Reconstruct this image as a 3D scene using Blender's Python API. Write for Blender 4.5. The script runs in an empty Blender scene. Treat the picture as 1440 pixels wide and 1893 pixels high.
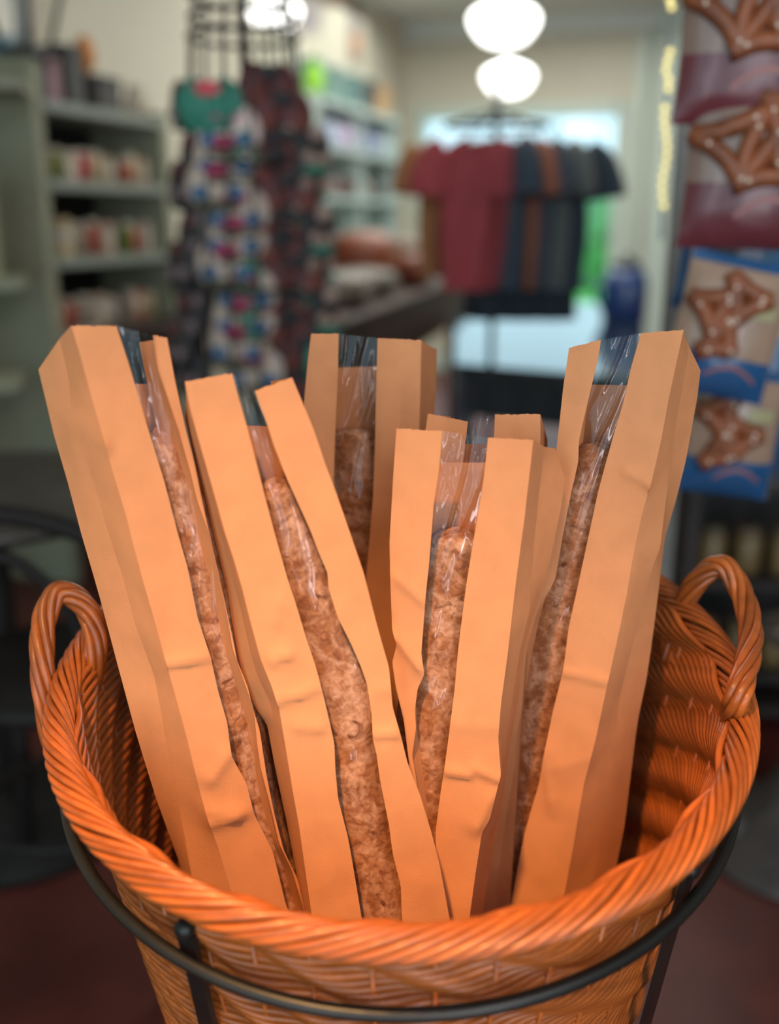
import bpy, bmesh, math, random
from mathutils import Vector, Matrix, noise
random.seed(7)
S = bpy.context.scene
COL = S.collection

# ------------------------------------------------------------------ camera
W, H, F = 1440, 1893, 1900.0
CAM = Vector((0, 0, 1.25))
PITCH = math.atan((H / 2 - 405) / F)
cd = bpy.data.cameras.new('camera')
cam = bpy.data.objects.new('camera', cd); COL.objects.link(cam)
cam.location = CAM
cam.rotation_euler = (math.pi / 2 - PITCH, 0, 0)
cd.sensor_fit = 'VERTICAL'; cd.sensor_height = 24.0
cd.lens = 24.0 * F / H
cd.clip_start = .02
cd.dof.use_dof = True
cd.dof.focus_distance = .79
APERTURE = .018
cd.dof.aperture_fstop = cd.lens / 1000.0 / APERTURE
S.camera = cam

# ------------------------------------------------------------------ world, lights, exposure
S.view_settings.view_transform = 'Standard'
S.view_settings.look = 'None'
S.view_settings.gamma = 1.0
S.view_settings.use_curve_mapping = False
S.view_settings.exposure = 0.0
wd = bpy.data.worlds.new('world'); S.world = wd
wd.use_nodes = True
wd.node_tree.nodes['Background'].inputs[0].default_value = (.55, .86, 1.0, 1)
wd.node_tree.nodes['Background'].inputs[1].default_value = 1.9


def lamp(name, kind, loc, energy, color, aim=None, **kw):
    l = bpy.data.lights.new(name, kind); l.energy = energy; l.color = color
    for k, v in kw.items(): setattr(l, k, v)
    o = bpy.data.objects.new(name, l); COL.objects.link(o); o.location = loc
    if aim is not None:
        o.rotation_euler = (Vector(aim) - Vector(loc)).to_track_quat('-Z', 'Y').to_euler()
    return o


KEY = lamp('warm_spot_lamp', 'SPOT', (-.36, -.30, 2.68), 360, (1, .54, .20), (.02, .58, .49), spot_size=.50, spot_blend=1.0, shadow_soft_size=.05)
FILL = lamp('glint_strip_right', 'AREA', (.75, -1.5, 1.05), 13, (1, .92, .95), (.75, 1, 1.05), shape='RECTANGLE', size=.12, size_y=2.0)  # added strip light behind the camera, narrow for thin glints on the film
SIDE = lamp('glint_strip_left', 'AREA', (-.75, -1.5, 1.05), 8, (1, .92, .95), (-.4, 1, 1.05), shape='RECTANGLE', size=.09, size_y=2.0)  # second added strip, for glints on the leftmost bag and the rim
SOFT = lamp('soft_front_fill', 'AREA', (.9, -1.3, 2.55), 20, (1, .84, .84), (.05, .8, 1.1), shape='RECTANGLE', size=.9, size_y=.5)  # added soft pinkish fill from the front for the upper bags
ROOM = lamp('overhead_room_fill', 'AREA', (.75, 5.7, 2.6), 88, (.97, 1, .93), (.75, 5.7, 0), shape='RECTANGLE', size=2.2, size_y=4.6)  # added overhead fill that brightens the walls and far furniture, no real fixture

# ------------------------------------------------------------------ helpers
cP, sP = math.cos(PITCH), math.sin(PITCH)


def ray(px, py):
    a = (px - W / 2) / F; b = (H / 2 - py) / F
    return Vector((a, cP + b * sP, -sP + b * cP))


def at(px, py, Y):
    d = ray(px, py); return CAM + d * (Y / d.y)


def atz(px, py, z):
    d = ray(px, py); return CAM + d * ((z - CAM.z) / d.z)


def link(o, parent=None):
    COL.objects.link(o)
    if parent is not None: o.parent = parent
    return o


def obj(name, verts, faces, mat, parent=None, smooth=True, loc=None):
    off = Vector(loc) if loc is not None else (parent.location if parent is not None and 'wl' in parent else Vector((0, 0, 0)))
    me = bpy.data.meshes.new(name)
    me.from_pydata([tuple(Vector(v) - off) for v in verts], [], faces)
    me.materials.append(mat)
    if smooth: me.polygons.foreach_set('use_smooth', [True] * len(me.polygons))
    me.update()
    o = bpy.data.objects.new(name, me)
    if loc is not None: o.location = loc
    return link(o, parent)


def tag(o, label, cat, group=None):
    o['label'] = label; o['category'] = cat
    if group: o['group'] = group
    return o


def empty(name, loc, label, cat, group=None):
    """an Empty at the thing's base; children give their vertices in world space"""
    o = bpy.data.objects.new(name, None); COL.objects.link(o)
    o.location = loc; o['wl'] = 1; o.empty_display_size = .05
    return tag(o, label, cat, group)


def structure(o):
    o['kind'] = 'structure'; return o


class MB:
    """collects shapes for ONE mesh"""
    def __init__(s): s.v = []; s.f = []

    def add(s, v, f):
        n = len(s.v); s.v += [Vector(x) for x in v]; s.f += [tuple(i + n for i in q) for q in f]; return s

    def box(s, c, size, rz=0, tilt=None, bev=0):
        bm = bmesh.new(); bmesh.ops.create_cube(bm, size=1)
        bmesh.ops.scale(bm, vec=size, verts=bm.verts)
        if bev: bmesh.ops.bevel(bm, geom=bm.edges[:], offset=bev, segments=2, affect='EDGES')
        M = Matrix.Translation(c) @ (tilt.to_4x4() if tilt is not None else Matrix.Rotation(rz, 4, 'Z'))
        bm.transform(M); bm.verts.index_update()
        s.add([v.co.copy() for v in bm.verts], [[v.index for v in f.verts] for f in bm.faces]); bm.free(); return s

    def tube(s, pts, r, n=8, closed=False, cap=True):
        pts = [Vector(p) for p in pts]; m = len(pts)
        rr = r if isinstance(r, (list, tuple)) else [r] * m
        up = None; base = len(s.v); V = []; Fc = []
        for i, p in enumerate(pts):
            if closed: t = pts[(i + 1) % m] - pts[i - 1]
            else: t = pts[min(i + 1, m - 1)] - pts[max(i - 1, 0)]
            t.normalize()
            if up is None:
                up = Vector((0, 0, 1)) if abs(t.z) < .9 else Vector((1, 0, 0))
            a = up - t * up.dot(t)
            if a.length < 1e-6: a = t.orthogonal()
            a.normalize(); b = t.cross(a); up = a
            for k in range(n):
                q = 2 * math.pi * k / n
                V.append(p + (a * math.cos(q) + b * math.sin(q)) * rr[i])
        for i in range(m if closed else m - 1):
            j = (i + 1) % m
            for k in range(n):
                k2 = (k + 1) % n
                Fc.append((i * n + k, i * n + k2, j * n + k2, j * n + k))
        if cap and not closed:
            Fc.append(tuple(range(n - 1, -1, -1))); Fc.append(tuple((m - 1) * n + k for k in range(n)))
        return s.add(V, Fc)

    def lathe(s, c, prof, n=24, M=None):
        V = []; Fc = []
        c = Vector(c)
        for r, z in prof:
            for k in range(n):
                q = 2 * math.pi * k / n
                v = Vector((r * math.cos(q), r * math.sin(q), z))
                if M is not None: v = M @ v
                V.append(c + v)
        for i in range(len(prof) - 1):
            for k in range(n):
                k2 = (k + 1) % n
                Fc.append((i * n + k, i * n + k2, (i + 1) * n + k2, (i + 1) * n + k))
        if prof[0][0] > 1e-5: Fc.append(tuple(range(n - 1, -1, -1)))
        if prof[-1][0] > 1e-5: Fc.append(tuple((len(prof) - 1) * n + k for k in range(n)))
        return s.add(V, Fc)

    def ball(s, c, r, sx=1, sy=1, sz=1, nu=12, nv=8):
        prof = [(max(1e-6, r * math.sin(math.pi * i / nv)), -r * math.cos(math.pi * i / nv)) for i in range(nv + 1)]
        return s.lathe(c, prof, nu, Matrix.Diagonal((sx, sy, sz)))

    def make(s, name, mat, parent=None, smooth=False, loc=None):
        return obj(name, s.v, s.f, mat, parent, smooth, loc)


def grid(fn, nu, nv):
    V = [fn(i / (nu - 1), j / (nv - 1)) for j in range(nv) for i in range(nu)]
    Fc = [(j * nu + i, j * nu + i + 1, (j + 1) * nu + i + 1, (j + 1) * nu + i) for j in range(nv - 1) for i in range(nu - 1)]
    return V, Fc


# ------------------------------------------------------------------ materials
def mat(name, col, rough=.6, metal=0, spec=.5, noise_amt=0, noise_scale=20, bump=0, bump_scale=60, coat=0, emit=None, estr=0, rnd=0, alt=None):
    m = bpy.data.materials.new(name); m.use_nodes = True
    nt = m.node_tree; b = nt.nodes['Principled BSDF']
    b.inputs['Base Color'].default_value = (*col, 1)
    b.inputs['Roughness'].default_value = rough; b.inputs['Metallic'].default_value = metal
    b.inputs['Specular IOR Level'].default_value = spec
    b.inputs['Coat Weight'].default_value = coat; b.inputs['Coat Roughness'].default_value = .15
    if emit: b.inputs['Emission Color'].default_value = (*emit, 1); b.inputs['Emission Strength'].default_value = estr
    tc = nt.nodes.new('ShaderNodeTexCoord')
    if noise_amt or rnd:
        nz = nt.nodes.new('ShaderNodeTexNoise'); nz.inputs['Scale'].default_value = noise_scale; nz.inputs['Detail'].default_value = 6
        nt.links.new(tc.outputs['Object'], nz.inputs['Vector'])
        mx = nt.nodes.new('ShaderNodeMixRGB'); mx.inputs[1].default_value = (*col, 1)
        mx.inputs[2].default_value = (*(alt or [c * (1 - noise_amt) for c in col]), 1)
        rp = nt.nodes.new('ShaderNodeValToRGB'); rp.color_ramp.elements[0].position = .4; rp.color_ramp.elements[1].position = .65
        nt.links.new(nz.outputs['Fac'], rp.inputs[0]); nt.links.new(rp.outputs[0], mx.inputs[0])
        out = mx.outputs[0]
        if rnd:
            oi = nt.nodes.new('ShaderNodeObjectInfo'); mr = nt.nodes.new('ShaderNodeMapRange')
            mr.inputs[3].default_value = 1 - rnd; mr.inputs[4].default_value = 1 + rnd
            nt.links.new(oi.outputs['Random'], mr.inputs[0])
            hs = nt.nodes.new('ShaderNodeHueSaturation'); nt.links.new(out, hs.inputs['Color']); nt.links.new(mr.outputs[0], hs.inputs['Value'])
            out = hs.outputs[0]
        nt.links.new(out, b.inputs['Base Color'])
    if bump:
        n2 = nt.nodes.new('ShaderNodeTexNoise'); n2.inputs['Scale'].default_value = bump_scale; n2.inputs['Detail'].default_value = 5
        nt.links.new(tc.outputs['Object'], n2.inputs['Vector'])
        bp = nt.nodes.new('ShaderNodeBump'); bp.inputs['Strength'].default_value = bump; bp.inputs['Distance'].default_value = .004
        nt.links.new(n2.outputs['Fac'], bp.inputs['Height']); nt.links.new(bp.outputs[0], b.inputs['Normal'])
    return m


PAPER = mat('kraft_paper', (.62, .255, .105), .72, noise_amt=.07, noise_scale=45, bump=.12, bump_scale=900, spec=.25)


def crust_mat():
    """brown crust dusted with flour: patches, fine grain and dark cracks"""
    m = mat('floured_crust', (.36, .14, .06), .85, bump=.16, bump_scale=260, spec=.15)
    nt = m.node_tree; b = nt.nodes['Principled BSDF']
    tc = nt.nodes.new('ShaderNodeTexCoord')

    def nz(sc, det, lo, hi, dist=0.0):
        n = nt.nodes.new('ShaderNodeTexNoise'); n.inputs['Scale'].default_value = sc; n.inputs['Detail'].default_value = det; n.inputs['Distortion'].default_value = dist
        nt.links.new(tc.outputs['Object'], n.inputs['Vector'])
        mr = nt.nodes.new('ShaderNodeMapRange'); mr.inputs[1].default_value = lo; mr.inputs[2].default_value = hi
        nt.links.new(n.outputs['Fac'], mr.inputs[0]); return mr.outputs[0]

    def mix(f, a, c):
        x = nt.nodes.new('ShaderNodeMixRGB'); nt.links.new(f, x.inputs[0])
        for k, v in ((1, a), (2, c)):
            if isinstance(v, tuple): x.inputs[k].default_value = (*v, 1)
            else: nt.links.new(v, x.inputs[k])
        return x.outputs[0]
    grain = nz(170, 12, .34, .70, .9)
    patch = nz(30, 7, .43, .57, 1.5)
    crack = nz(42, 9, .60, .72, 2.0)
    dusty = mix(grain, (.36, .145, .065), (.66, .36, .22))
    bare = mix(grain, (.23, .075, .028), (.46, .19, .08))
    col = mix(patch, bare, dusty)
    col = mix(crack, col, (.17, .055, .022))
    nt.links.new(col, b.inputs['Base Color'])
    return m


CRUST = crust_mat()
WICK = mat('varnished_wicker', (.42, .102, .016), .38, noise_amt=.35, noise_scale=40, coat=.15, rnd=.22)
IRON = mat('black_iron', (.018, .017, .015), .38, metal=.3, noise_amt=.3)


def film_mat():
    m = bpy.data.materials.new('clear_film'); m.use_nodes = True; nt = m.node_tree
    nt.nodes.clear()
    out = nt.nodes.new('ShaderNodeOutputMaterial'); mx = nt.nodes.new('ShaderNodeMixShader')
    tr = nt.nodes.new('ShaderNodeBsdfTransparent'); gl = nt.nodes.new('ShaderNodeBsdfGlossy'); fr = nt.nodes.new('ShaderNodeFresnel')
    tr.inputs[0].default_value = (.95, .93, .92, 1)
    gl.inputs['Roughness'].default_value = .07; 
    ge = nt.nodes.new('ShaderNodeNewGeometry'); mr = nt.nodes.new('ShaderNodeMapRange')     # a thin sheet: the same reflectance from both sides
    mr.inputs[3].default_value = 1.5; mr.inputs[4].default_value = 1 / 1.5
    nt.links.new(ge.outputs['Backfacing'], mr.inputs[0]); nt.links.new(mr.outputs[0], fr.inputs[0])
    nt.links.new(fr.outputs[0], mx.inputs[0]); nt.links.new(tr.outputs[0], mx.inputs[1]); nt.links.new(gl.outputs[0], mx.inputs[2])
    nt.links.new(mx.outputs[0], out.inputs[0])
    return m


FILM = film_mat()

_mc = {}


def cm(col, rough=.6, **kw):
    k = (tuple(col), rough, tuple(sorted(kw.items(), key=str)))
    if k not in _mc: _mc[k] = mat('paint_%d' % len(_mc), col, rough, noise_amt=.12, **kw)
    return _mc[k]


def srgb(r, g, b):
    f = lambda c: (c / 255 / 12.92) if c / 255 <= .04045 else ((c / 255 + .055) / 1.055) ** 2.4
    return (f(r), f(g), f(b))


# ------------------------------------------------------------------ room shell (the room is turned about 17 degrees)
YAW = math.atan(.3)
ax = Vector((.3, 1, 0)).normalized()       # along the left wall, away from the camera
rt = Vector((1, -.3, 0)).normalized()      # along the back wall, to the right
CORNER = Vector((.12, 9, 0))


def rp(s, t, z):
    """room point: s metres right along the back wall from its left corner, t metres towards the camera"""
    return CORNER + rt * s - ax * t + Vector((0, 0, z))


def rbox(s0, s1, t0, t1, z0, z1, bev=0, mb=None):
    mb = mb or MB()
    return mb.box(rp((s0 + s1) / 2, (t0 + t1) / 2, (z0 + z1) / 2), (abs(s1 - s0), abs(t1 - t0), abs(z1 - z0)), -YAW, bev=bev)


WALL = mat('cream_wall', srgb(214, 206, 188), .8, noise_amt=.04, noise_scale=3)
CEIL = mat('white_ceiling', srgb(225, 228, 222), .8, noise_amt=.03)
TRIM = mat('mint_trim', srgb(206, 218, 208), .5, noise_amt=.03)
FLOORM = mat('red_brown_floor', srgb(112, 54, 46), .42, spec=.3, noise_amt=.5, noise_scale=2.5, bump=.05, bump_scale=8)

structure(rbox(-3, 7, -1.5, 11.5, -.05, 0).make('floor', FLOORM))
structure(rbox(-3, 7, -.2, 11.5, 2.75, 2.85).make('ceiling', CEIL))
structure(rbox(-.12, 0, 0, 11.5, 0, 2.75).make('wall_left', WALL))
structure(rbox(6.5, 6.62, 0, 11.5, 0, 2.75).make('wall_right', WALL))
wb = MB()
def back_s(px):
    d = ray(px, 300); q = CAM + d * ((CORNER - CAM).dot(ax) / d.dot(ax)); return (q - CORNER).dot(rt)


WS0, WS1, WZ0, WZ1 = back_s(778), back_s(1142), .5, 2.06
rbox(-.1, WS0, -.12, 0, 0, 2.75, mb=wb); rbox(WS1, 6.6, -.12, 0, 0, 2.75, mb=wb)
rbox(WS0, WS1, -.12, 0, WZ1, 2.75, mb=wb); rbox(WS0, WS1, -.12, 0, 0, WZ0, mb=wb)
structure(wb.make('wall_back', WALL))
structure(rbox(0, 6.5, 0, .05, 2.62, 2.75, bev=.01).make('trim_1', CEIL))
win = structure(rbox(WS0, WS1, -.06, -.05, WZ0, WZ1).make('window_1', FILM))
fr = MB()
for a in ((WS0 - .06, WS0 + .03, WZ0 - .06, WZ1 + .06), (WS1 - .03, WS1 + .08, WZ0 - .06, WZ1 + .06), (WS0, WS1, WZ1 - .03, WZ1 + .06), (WS0, WS1, WZ0 - .06, WZ0 + .03)):
    rbox(a[0], a[1], -.1, .04, a[2], a[3], mb=fr)
o = fr.make('window_frame', TRIM, win)
structure(rbox(back_s(1205), back_s(1250), 0, .14, 0, 2.75, bev=.01).make('trim_2', TRIM))
structure(rbox(back_s(1172), back_s(1190), 0, .08, 0, 2.6, bev=.01).make('trim_3', TRIM))
structure(rbox(0, 6.5, 0, .03, 0, .14).make('baseboard_back', TRIM))

# outdoors beyond the window
LAWN = mat('lawn', (.10, .55, .06), .9, noise_amt=.3, noise_scale=.8)
structure(MB().box((3, 24, -.2), (60, 26, .2)).make('ground', LAWN))
rd = structure(MB().box((3, 16, -.08), (60, 2.2, .02)).make('path', mat('pale_path', srgb(225, 228, 222), .8)))
LEAF = mat('hedge_leaves', (.12, .42, .10), .8, noise_amt=.6, noise_scale=3)


def blob(name, c, r, sx, sy, sz, m, label, cat):
    mb = MB(); mb.ball((0, 0, 0), r, sx, sy, sz, 28, 18)
    mb.v = [Vector(c) + v * (1 + .22 * noise.noise(v * 2.4 / r)) for v in mb.v]
    return tag(mb.make(name, m, smooth=True, loc=(c[0], c[1], c[2] - r * sz)), label, cat)


for i, (px, Y, r, nm) in enumerate(((1010, 21, 1.0, 'low'), (1170, 24, 1.7, 'tall'))):
    p = atz(px, 640, 0) if False else at(px, 430, Y)
    t = blob('shrub', (p.x, Y, r * .5), r, 1.2, 1, .8, LEAF, ['low round green shrub on the lawn outside behind the shirt rack', 'larger green shrub on the lawn outside near the window edge'][i], 'shrub')

# ------------------------------------------------------------------ the basket
BC = Vector((.0085, .778, .8940))
BN = Vector((-.0064, -.212, 1)).normalized()
bu = Vector((1, 0, .0064)).normalized()
bv = BN.cross(bu).normalized(); bu = bv.cross(BN).normalized()
BM = Matrix((bu, bv, BN)).transposed()


def bl(u, v, w): return BC + bu * u + bv * v + BN * w


basket = empty('wicker_basket', BC, 'orange-brown round wicker basket with two rope handles, packed with bagged baguettes', 'basket')
R0 = .262
NROW, NST = 68, 40
HB = .40


def wall_r(w):
    t = -w / HB
    return .258 - .044 * t


def row_mesh():
    mb = MB(); pts = []
    n = NST * 6
    for i in range(n):
        th = 2 * math.pi * i / n
        r = .25 + .0030 * math.sin(th * NST / 2)
        z = .0016 * math.cos(th * NST / 2)
        pts.append((r * math.cos(th), r * math.sin(th), z))
    mb.tube(pts, .0030, 6, closed=True)
    me = bpy.data.meshes.new('weaver'); me.from_pydata([tuple(v) for v in mb.v], [], mb.f); me.materials.append(WICK)
    me.polygons.foreach_set('use_smooth', [True] * len(me.polygons)); return me


rowme = row_mesh()
BR = BM.to_quaternion()
for k in range(NROW):
    w = -.001 - k * .0058
    o = bpy.data.objects.new('weaver', rowme); link(o, basket)
    o.rotation_mode = 'QUATERNION'
    ph = k * (2 * math.pi / NST) * .22
    o.rotation_quaternion = BR @ Matrix.Rotation(ph, 3, 'Z').to_quaternion()
    s = wall_r(w) / .25
    o.scale = (s, s, 1)
    o.location = BN * w
mb = MB().tube([(.258, 0, -.005), (.214, 0, -.40)], .0017, 6)
stme = bpy.data.meshes.new('stake'); stme.from_pydata([tuple(v) for v in mb.v], [], mb.f); stme.materials.append(WICK)
stme.polygons.foreach_set('use_smooth', [True] * len(stme.polygons))
for k in range(NST):
    o = bpy.data.objects.new('stake', stme); link(o, basket); o.rotation_mode = 'QUATERNION'
    o.rotation_quaternion = BR @ Matrix.Rotation(2 * math.pi * (k + .5) / NST, 3, 'Z').to_quaternion()
mb = MB().lathe((0, 0, 0), [(.001, -.395), (.212, -.395), (.212, -.402), (.001, -.402)], 40)
obj('basket_floor', [BC + BM @ v for v in mb.v], mb.f, WICK, basket)
# rolled border: a core and strands wound over it
RIMR = .270
core = MB(); core.tube([(RIMR * math.cos(t * math.pi / 48), RIMR * math.sin(t * math.pi / 48), 0) for t in range(96)], .0062, 10, closed=True)
rim = obj('rim', [BC + BM @ v for v in core.v], core.f, WICK, basket)
NRS = 118
pts = []
for i in range(27):
    f = i / 26
    phi = math.radians(-115 + 330 * f)
    th = .58 * f
    r = RIMR + .0102 * math.cos(phi); z = .0096 * math.sin(phi)
    pts.append((r * math.cos(th), r * math.sin(th), z))
mb = MB().tube(pts, [.0018 + .0008 * math.sin(math.pi * i / 26) for i in range(27)], 7)
rsme = bpy.data.meshes.new('rim_strand'); rsme.from_pydata([tuple(v) for v in mb.v], [], mb.f); rsme.materials.append(WICK)
rsme.polygons.foreach_set('use_smooth', [True] * len(rsme.polygons))
for k in range(NRS):
    o = bpy.data.objects.new('rim_strand', rsme); link(o, rim); o.rotation_mode = 'QUATERNION'
    o.rotation_quaternion = BR @ Matrix.Rotation(2 * math.pi * (k + .15 * random.uniform(-1, 1)) / NRS, 3, 'Z').to_quaternion()
    o.location = BM @ Vector((0, 0, random.uniform(-.0007, .0007)))


def catmull(P, n):
    P = [Vector(p) for p in P]; out = []
    Q = [P[0] * 2 - P[1]] + P + [P[-1] * 2 - P[-2]]
    for i in range(1, len(Q) - 2):
        for j in range(n):
            t = j / n; a, b, c, d = Q[i - 1], Q[i], Q[i + 1], Q[i + 2]
            out.append(.5 * ((2 * b) + (c - a) * t + (2 * a - 5 * b + 4 * c - d) * t * t + (3 * b - a - 3 * c + d) * t ** 3))
    out.append(P[-1]); return out


def rope(path, parent, name, rr, sr, ns, turns, flare=1.0):
    path = catmull(path, 10); m = len(path)
    frames = []; up = None
    for i, p in enumerate(path):
        t = (path[min(i + 1, m - 1)] - path[max(i - 1, 0)]).normalized()
        a = (up if up is not None else BN) - t * (up if up is not None else BN).dot(t)
        if a.length < 1e-4: a = t.orthogonal()
        a.normalize(); up = a; frames.append((p, a, t.cross(a)))
    core = MB().tube(path, rr * .55, 8).make(name, WICK, parent, True)
    for k in range(ns):
        pts = []
        for i, (p, a, b) in enumerate(frames):
            f = i / (m - 1); q = 2 * math.pi * (k / ns + turns * f)
            e = 1 + (flare - 1) * (abs(f - .5) * 2) ** 6
            pts.append(p + (a * math.cos(q) + b * math.sin(q)) * rr * e)
        sm = MB().tube(pts, sr, 8)
        o = obj('strand', [v - BC for v in sm.v], sm.f, WICK, None, True); o.parent = core
    return core


# handles (points along their loops)
def wall_hit(px, py, back=.004):
    """where the sight line through this pixel meets the inside of the basket wall"""
    d = ray(px, py); inside = False; t = .4
    while t < 1.6:
        p = CAM + d * t; q = BM.transposed() @ (p - BC); rr = math.hypot(q.x, q.y)
        if q.z < .005 and rr < wall_r(q.z) - .006: inside = True
        elif inside: return p - d.normalized() * back
        t += .002
    return CAM + d * .9


rope([wall_hit(1238, 1225, -.016), at(1250, 1150, .868), at(1288, 1076, .855), at(1335, 1046, .845), at(1372, 1098, .825), at(1388, 1170, .780), at(1379, 1235, .735), at(1360, 1300, .705), wall_hit(1338, 1372, -.016)],
     basket, 'handle', .0066, .0037, 6, 1.7, 1.0)
rope([wall_hit(142, 1345, -.014), at(172, 1235, .792), at(174, 1160, .800), at(148, 1112, .808), at(108, 1096, .806), at(82, 1145, .792), at(78, 1220, .770), at(86, 1300, .760), at(104, 1385, .765), at(136, 1415, .78)],
     basket, 'handle', .0066, .0037, 6, -1.7, 1.0)

# iron stand
RINGR, RINGW = .279, -.068
stand = empty('basket_stand', (BC.x, BC.y + .1, 0), 'black iron floor stand whose ring holds the wicker basket', 'stand')
rg = MB().tube([bl(RINGR * math.cos(i * math.pi / 60), .012 + RINGR * math.sin(i * math.pi / 60), RINGW) for i in range(120)], .0052, 10, closed=True)
rg.make('ring', IRON, stand, True)
for deg in (238, 318, 135, 42):
    q = math.radians(deg); c, s = math.cos(q), math.sin(q)
    rr = RINGR - .0085
    top = bl(rr * c, .012 + rr * s, RINGW + .016)
    mid = bl((rr - .033) * c, .012 + (rr - .033) * s, -.40)
    low = Vector((BC.x + .16 * c, BC.y + .13 + .16 * s, .3)); foot = Vector((BC.x + .25 * c, BC.y + .13 + .25 * s, .008))
    P = catmull([top, mid, low, foot], 8)
    tng = Vector((-s, c, 0)); rad = Vector((c, s, 0))
    V = []; Fc = []
    for p in P:
        for (a, b) in ((-1, -1), (1, -1), (1, 1), (-1, 1)): V.append(p + tng * a * .0075 + rad * b * .0022)
    for i in range(len(P) - 1):
        for k in range(4): Fc.append((i * 4 + k, i * 4 + (k + 1) % 4, i * 4 + 4 + (k + 1) % 4, i * 4 + 4 + k))
    Fc += [(3, 2, 1, 0), tuple(len(V) - 4 + k for k in range(4))]
    lg = obj('leg', V, Fc, IRON, stand, False)
    bb = MB().ball(top + BN * .004, .0075)
    o = obj('knob', [v - stand.location for v in bb.v], bb.f, IRON, None, True); o.parent = lg

# ------------------------------------------------------------------ baguettes in paper bags
def interp(poly, y):
    """poly: list of (x, y) in photograph pixels, monotone in y; linear, extrapolated below"""
    if y <= poly[0][1]: return poly[0][0]
    for (x0, y0), (x1, y1) in zip(poly, poly[1:]):
        if y <= y1: return x0 + (x1 - x0) * (y - y0) / max(1e-6, y1 - y0)
    k = max(0, len(poly) - 5); x0, y0 = poly[k]; x1, y1 = poly[-1]
    return x1 + (x1 - x0) / (y1 - y0) * (y - y1)


class Plane:
    def __init__(s, Yr, kx, sl, x0):
        s.Yr, s.kx, s.sl, s.x0 = Yr, kx, sl, x0
        s.n = Vector((kx, -1, -sl)).normalized()    # Y = Yr + kx(X-x0) - sl(z-.91): towards the camera

    def hit(s, px, py, off=0):
        P0 = Vector((s.x0, s.Yr, .91)) - s.n * off
        d = ray(px, py); t = (P0 - CAM).dot(s.n) / d.dot(s.n)
        return CAM + d * t


def floor_z(p): return .525 + .212 * (p.y - .86) + .012


def edge(poly, pl, off=0, ytop=None):
    """the photographed edge as points on the bag's plane, from its top to the basket's floor"""
    y = poly[0][1] if ytop is None else ytop
    out = []
    while y < 2700:
        p = pl.hit(interp(poly, y), y, off); out.append(p)
        if p.z < floor_z(p): break
        y += 6
    return out


def resample(P, n):
    L = [0]
    for a, b in zip(P, P[1:]): L.append(L[-1] + (b - a).length)
    out = []; j = 0
    for i in range(n):
        s = L[-1] * i / (n - 1)
        while j < len(L) - 2 and L[j + 1] < s: j += 1
        out.append(P[j].lerp(P[j + 1], (s - L[j]) / max(1e-9, L[j + 1] - L[j])))
    return out


def crease_disp(p, creases):
    d = 0
    for a, b, amp, wdt in creases:
        ab = b - a; t = (p - a).dot(ab) / ab.length_squared
        if -.15 < t < 1.15:
            fade = min(1, (t + .15) / .3) * min(1, (1.15 - t) / .3)
            v = p - a - ab * t; dd = v.length; sg = 1 if v.z > 0 else -1
            d += amp * fade * math.exp(-dd / (wdt if sg > 0 else wdt * .45))
    return d


def sheet(name, A, B, m, parent, n, nr, nc, wr=.0008, creases=(), bulge=None, seed=0, edge_free=True, toprag=.0):
    A = resample(A, nr); B = resample(B, nr); V = []
    for j in range(nr):
        for i in range(nc):
            u = i / (nc - 1); p = A[j].lerp(B[j], u)
            lock = min(1, 6 * u, 6 * (1 - u)) if edge_free else 1
            q = p * 1.0 + Vector((seed, seed * 2.3, 0))
            k = noise.noise(Vector((q.x * 22, q.y * 22, q.z * 9))) + .45 * noise.noise(Vector((q.x * 60, q.y * 60, q.z * 34)))
            d = wr * k * (.35 + .65 * lock) + crease_disp(p, creases)
            if bulge: d += bulge(u, j / (nr - 1))
            if toprag and j == 0: p = p + Vector((0, 0, toprag * (noise.noise(Vector((u * 19, seed, 0))))))
            V.append(p + n * d)
    Fc = [(j * nc + i, j * nc + i + 1, (j + 1) * nc + i + 1, (j + 1) * nc + i) for j in range(nr - 1) for i in range(nc - 1)]
    return obj(name, V, Fc, m, parent)


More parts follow.
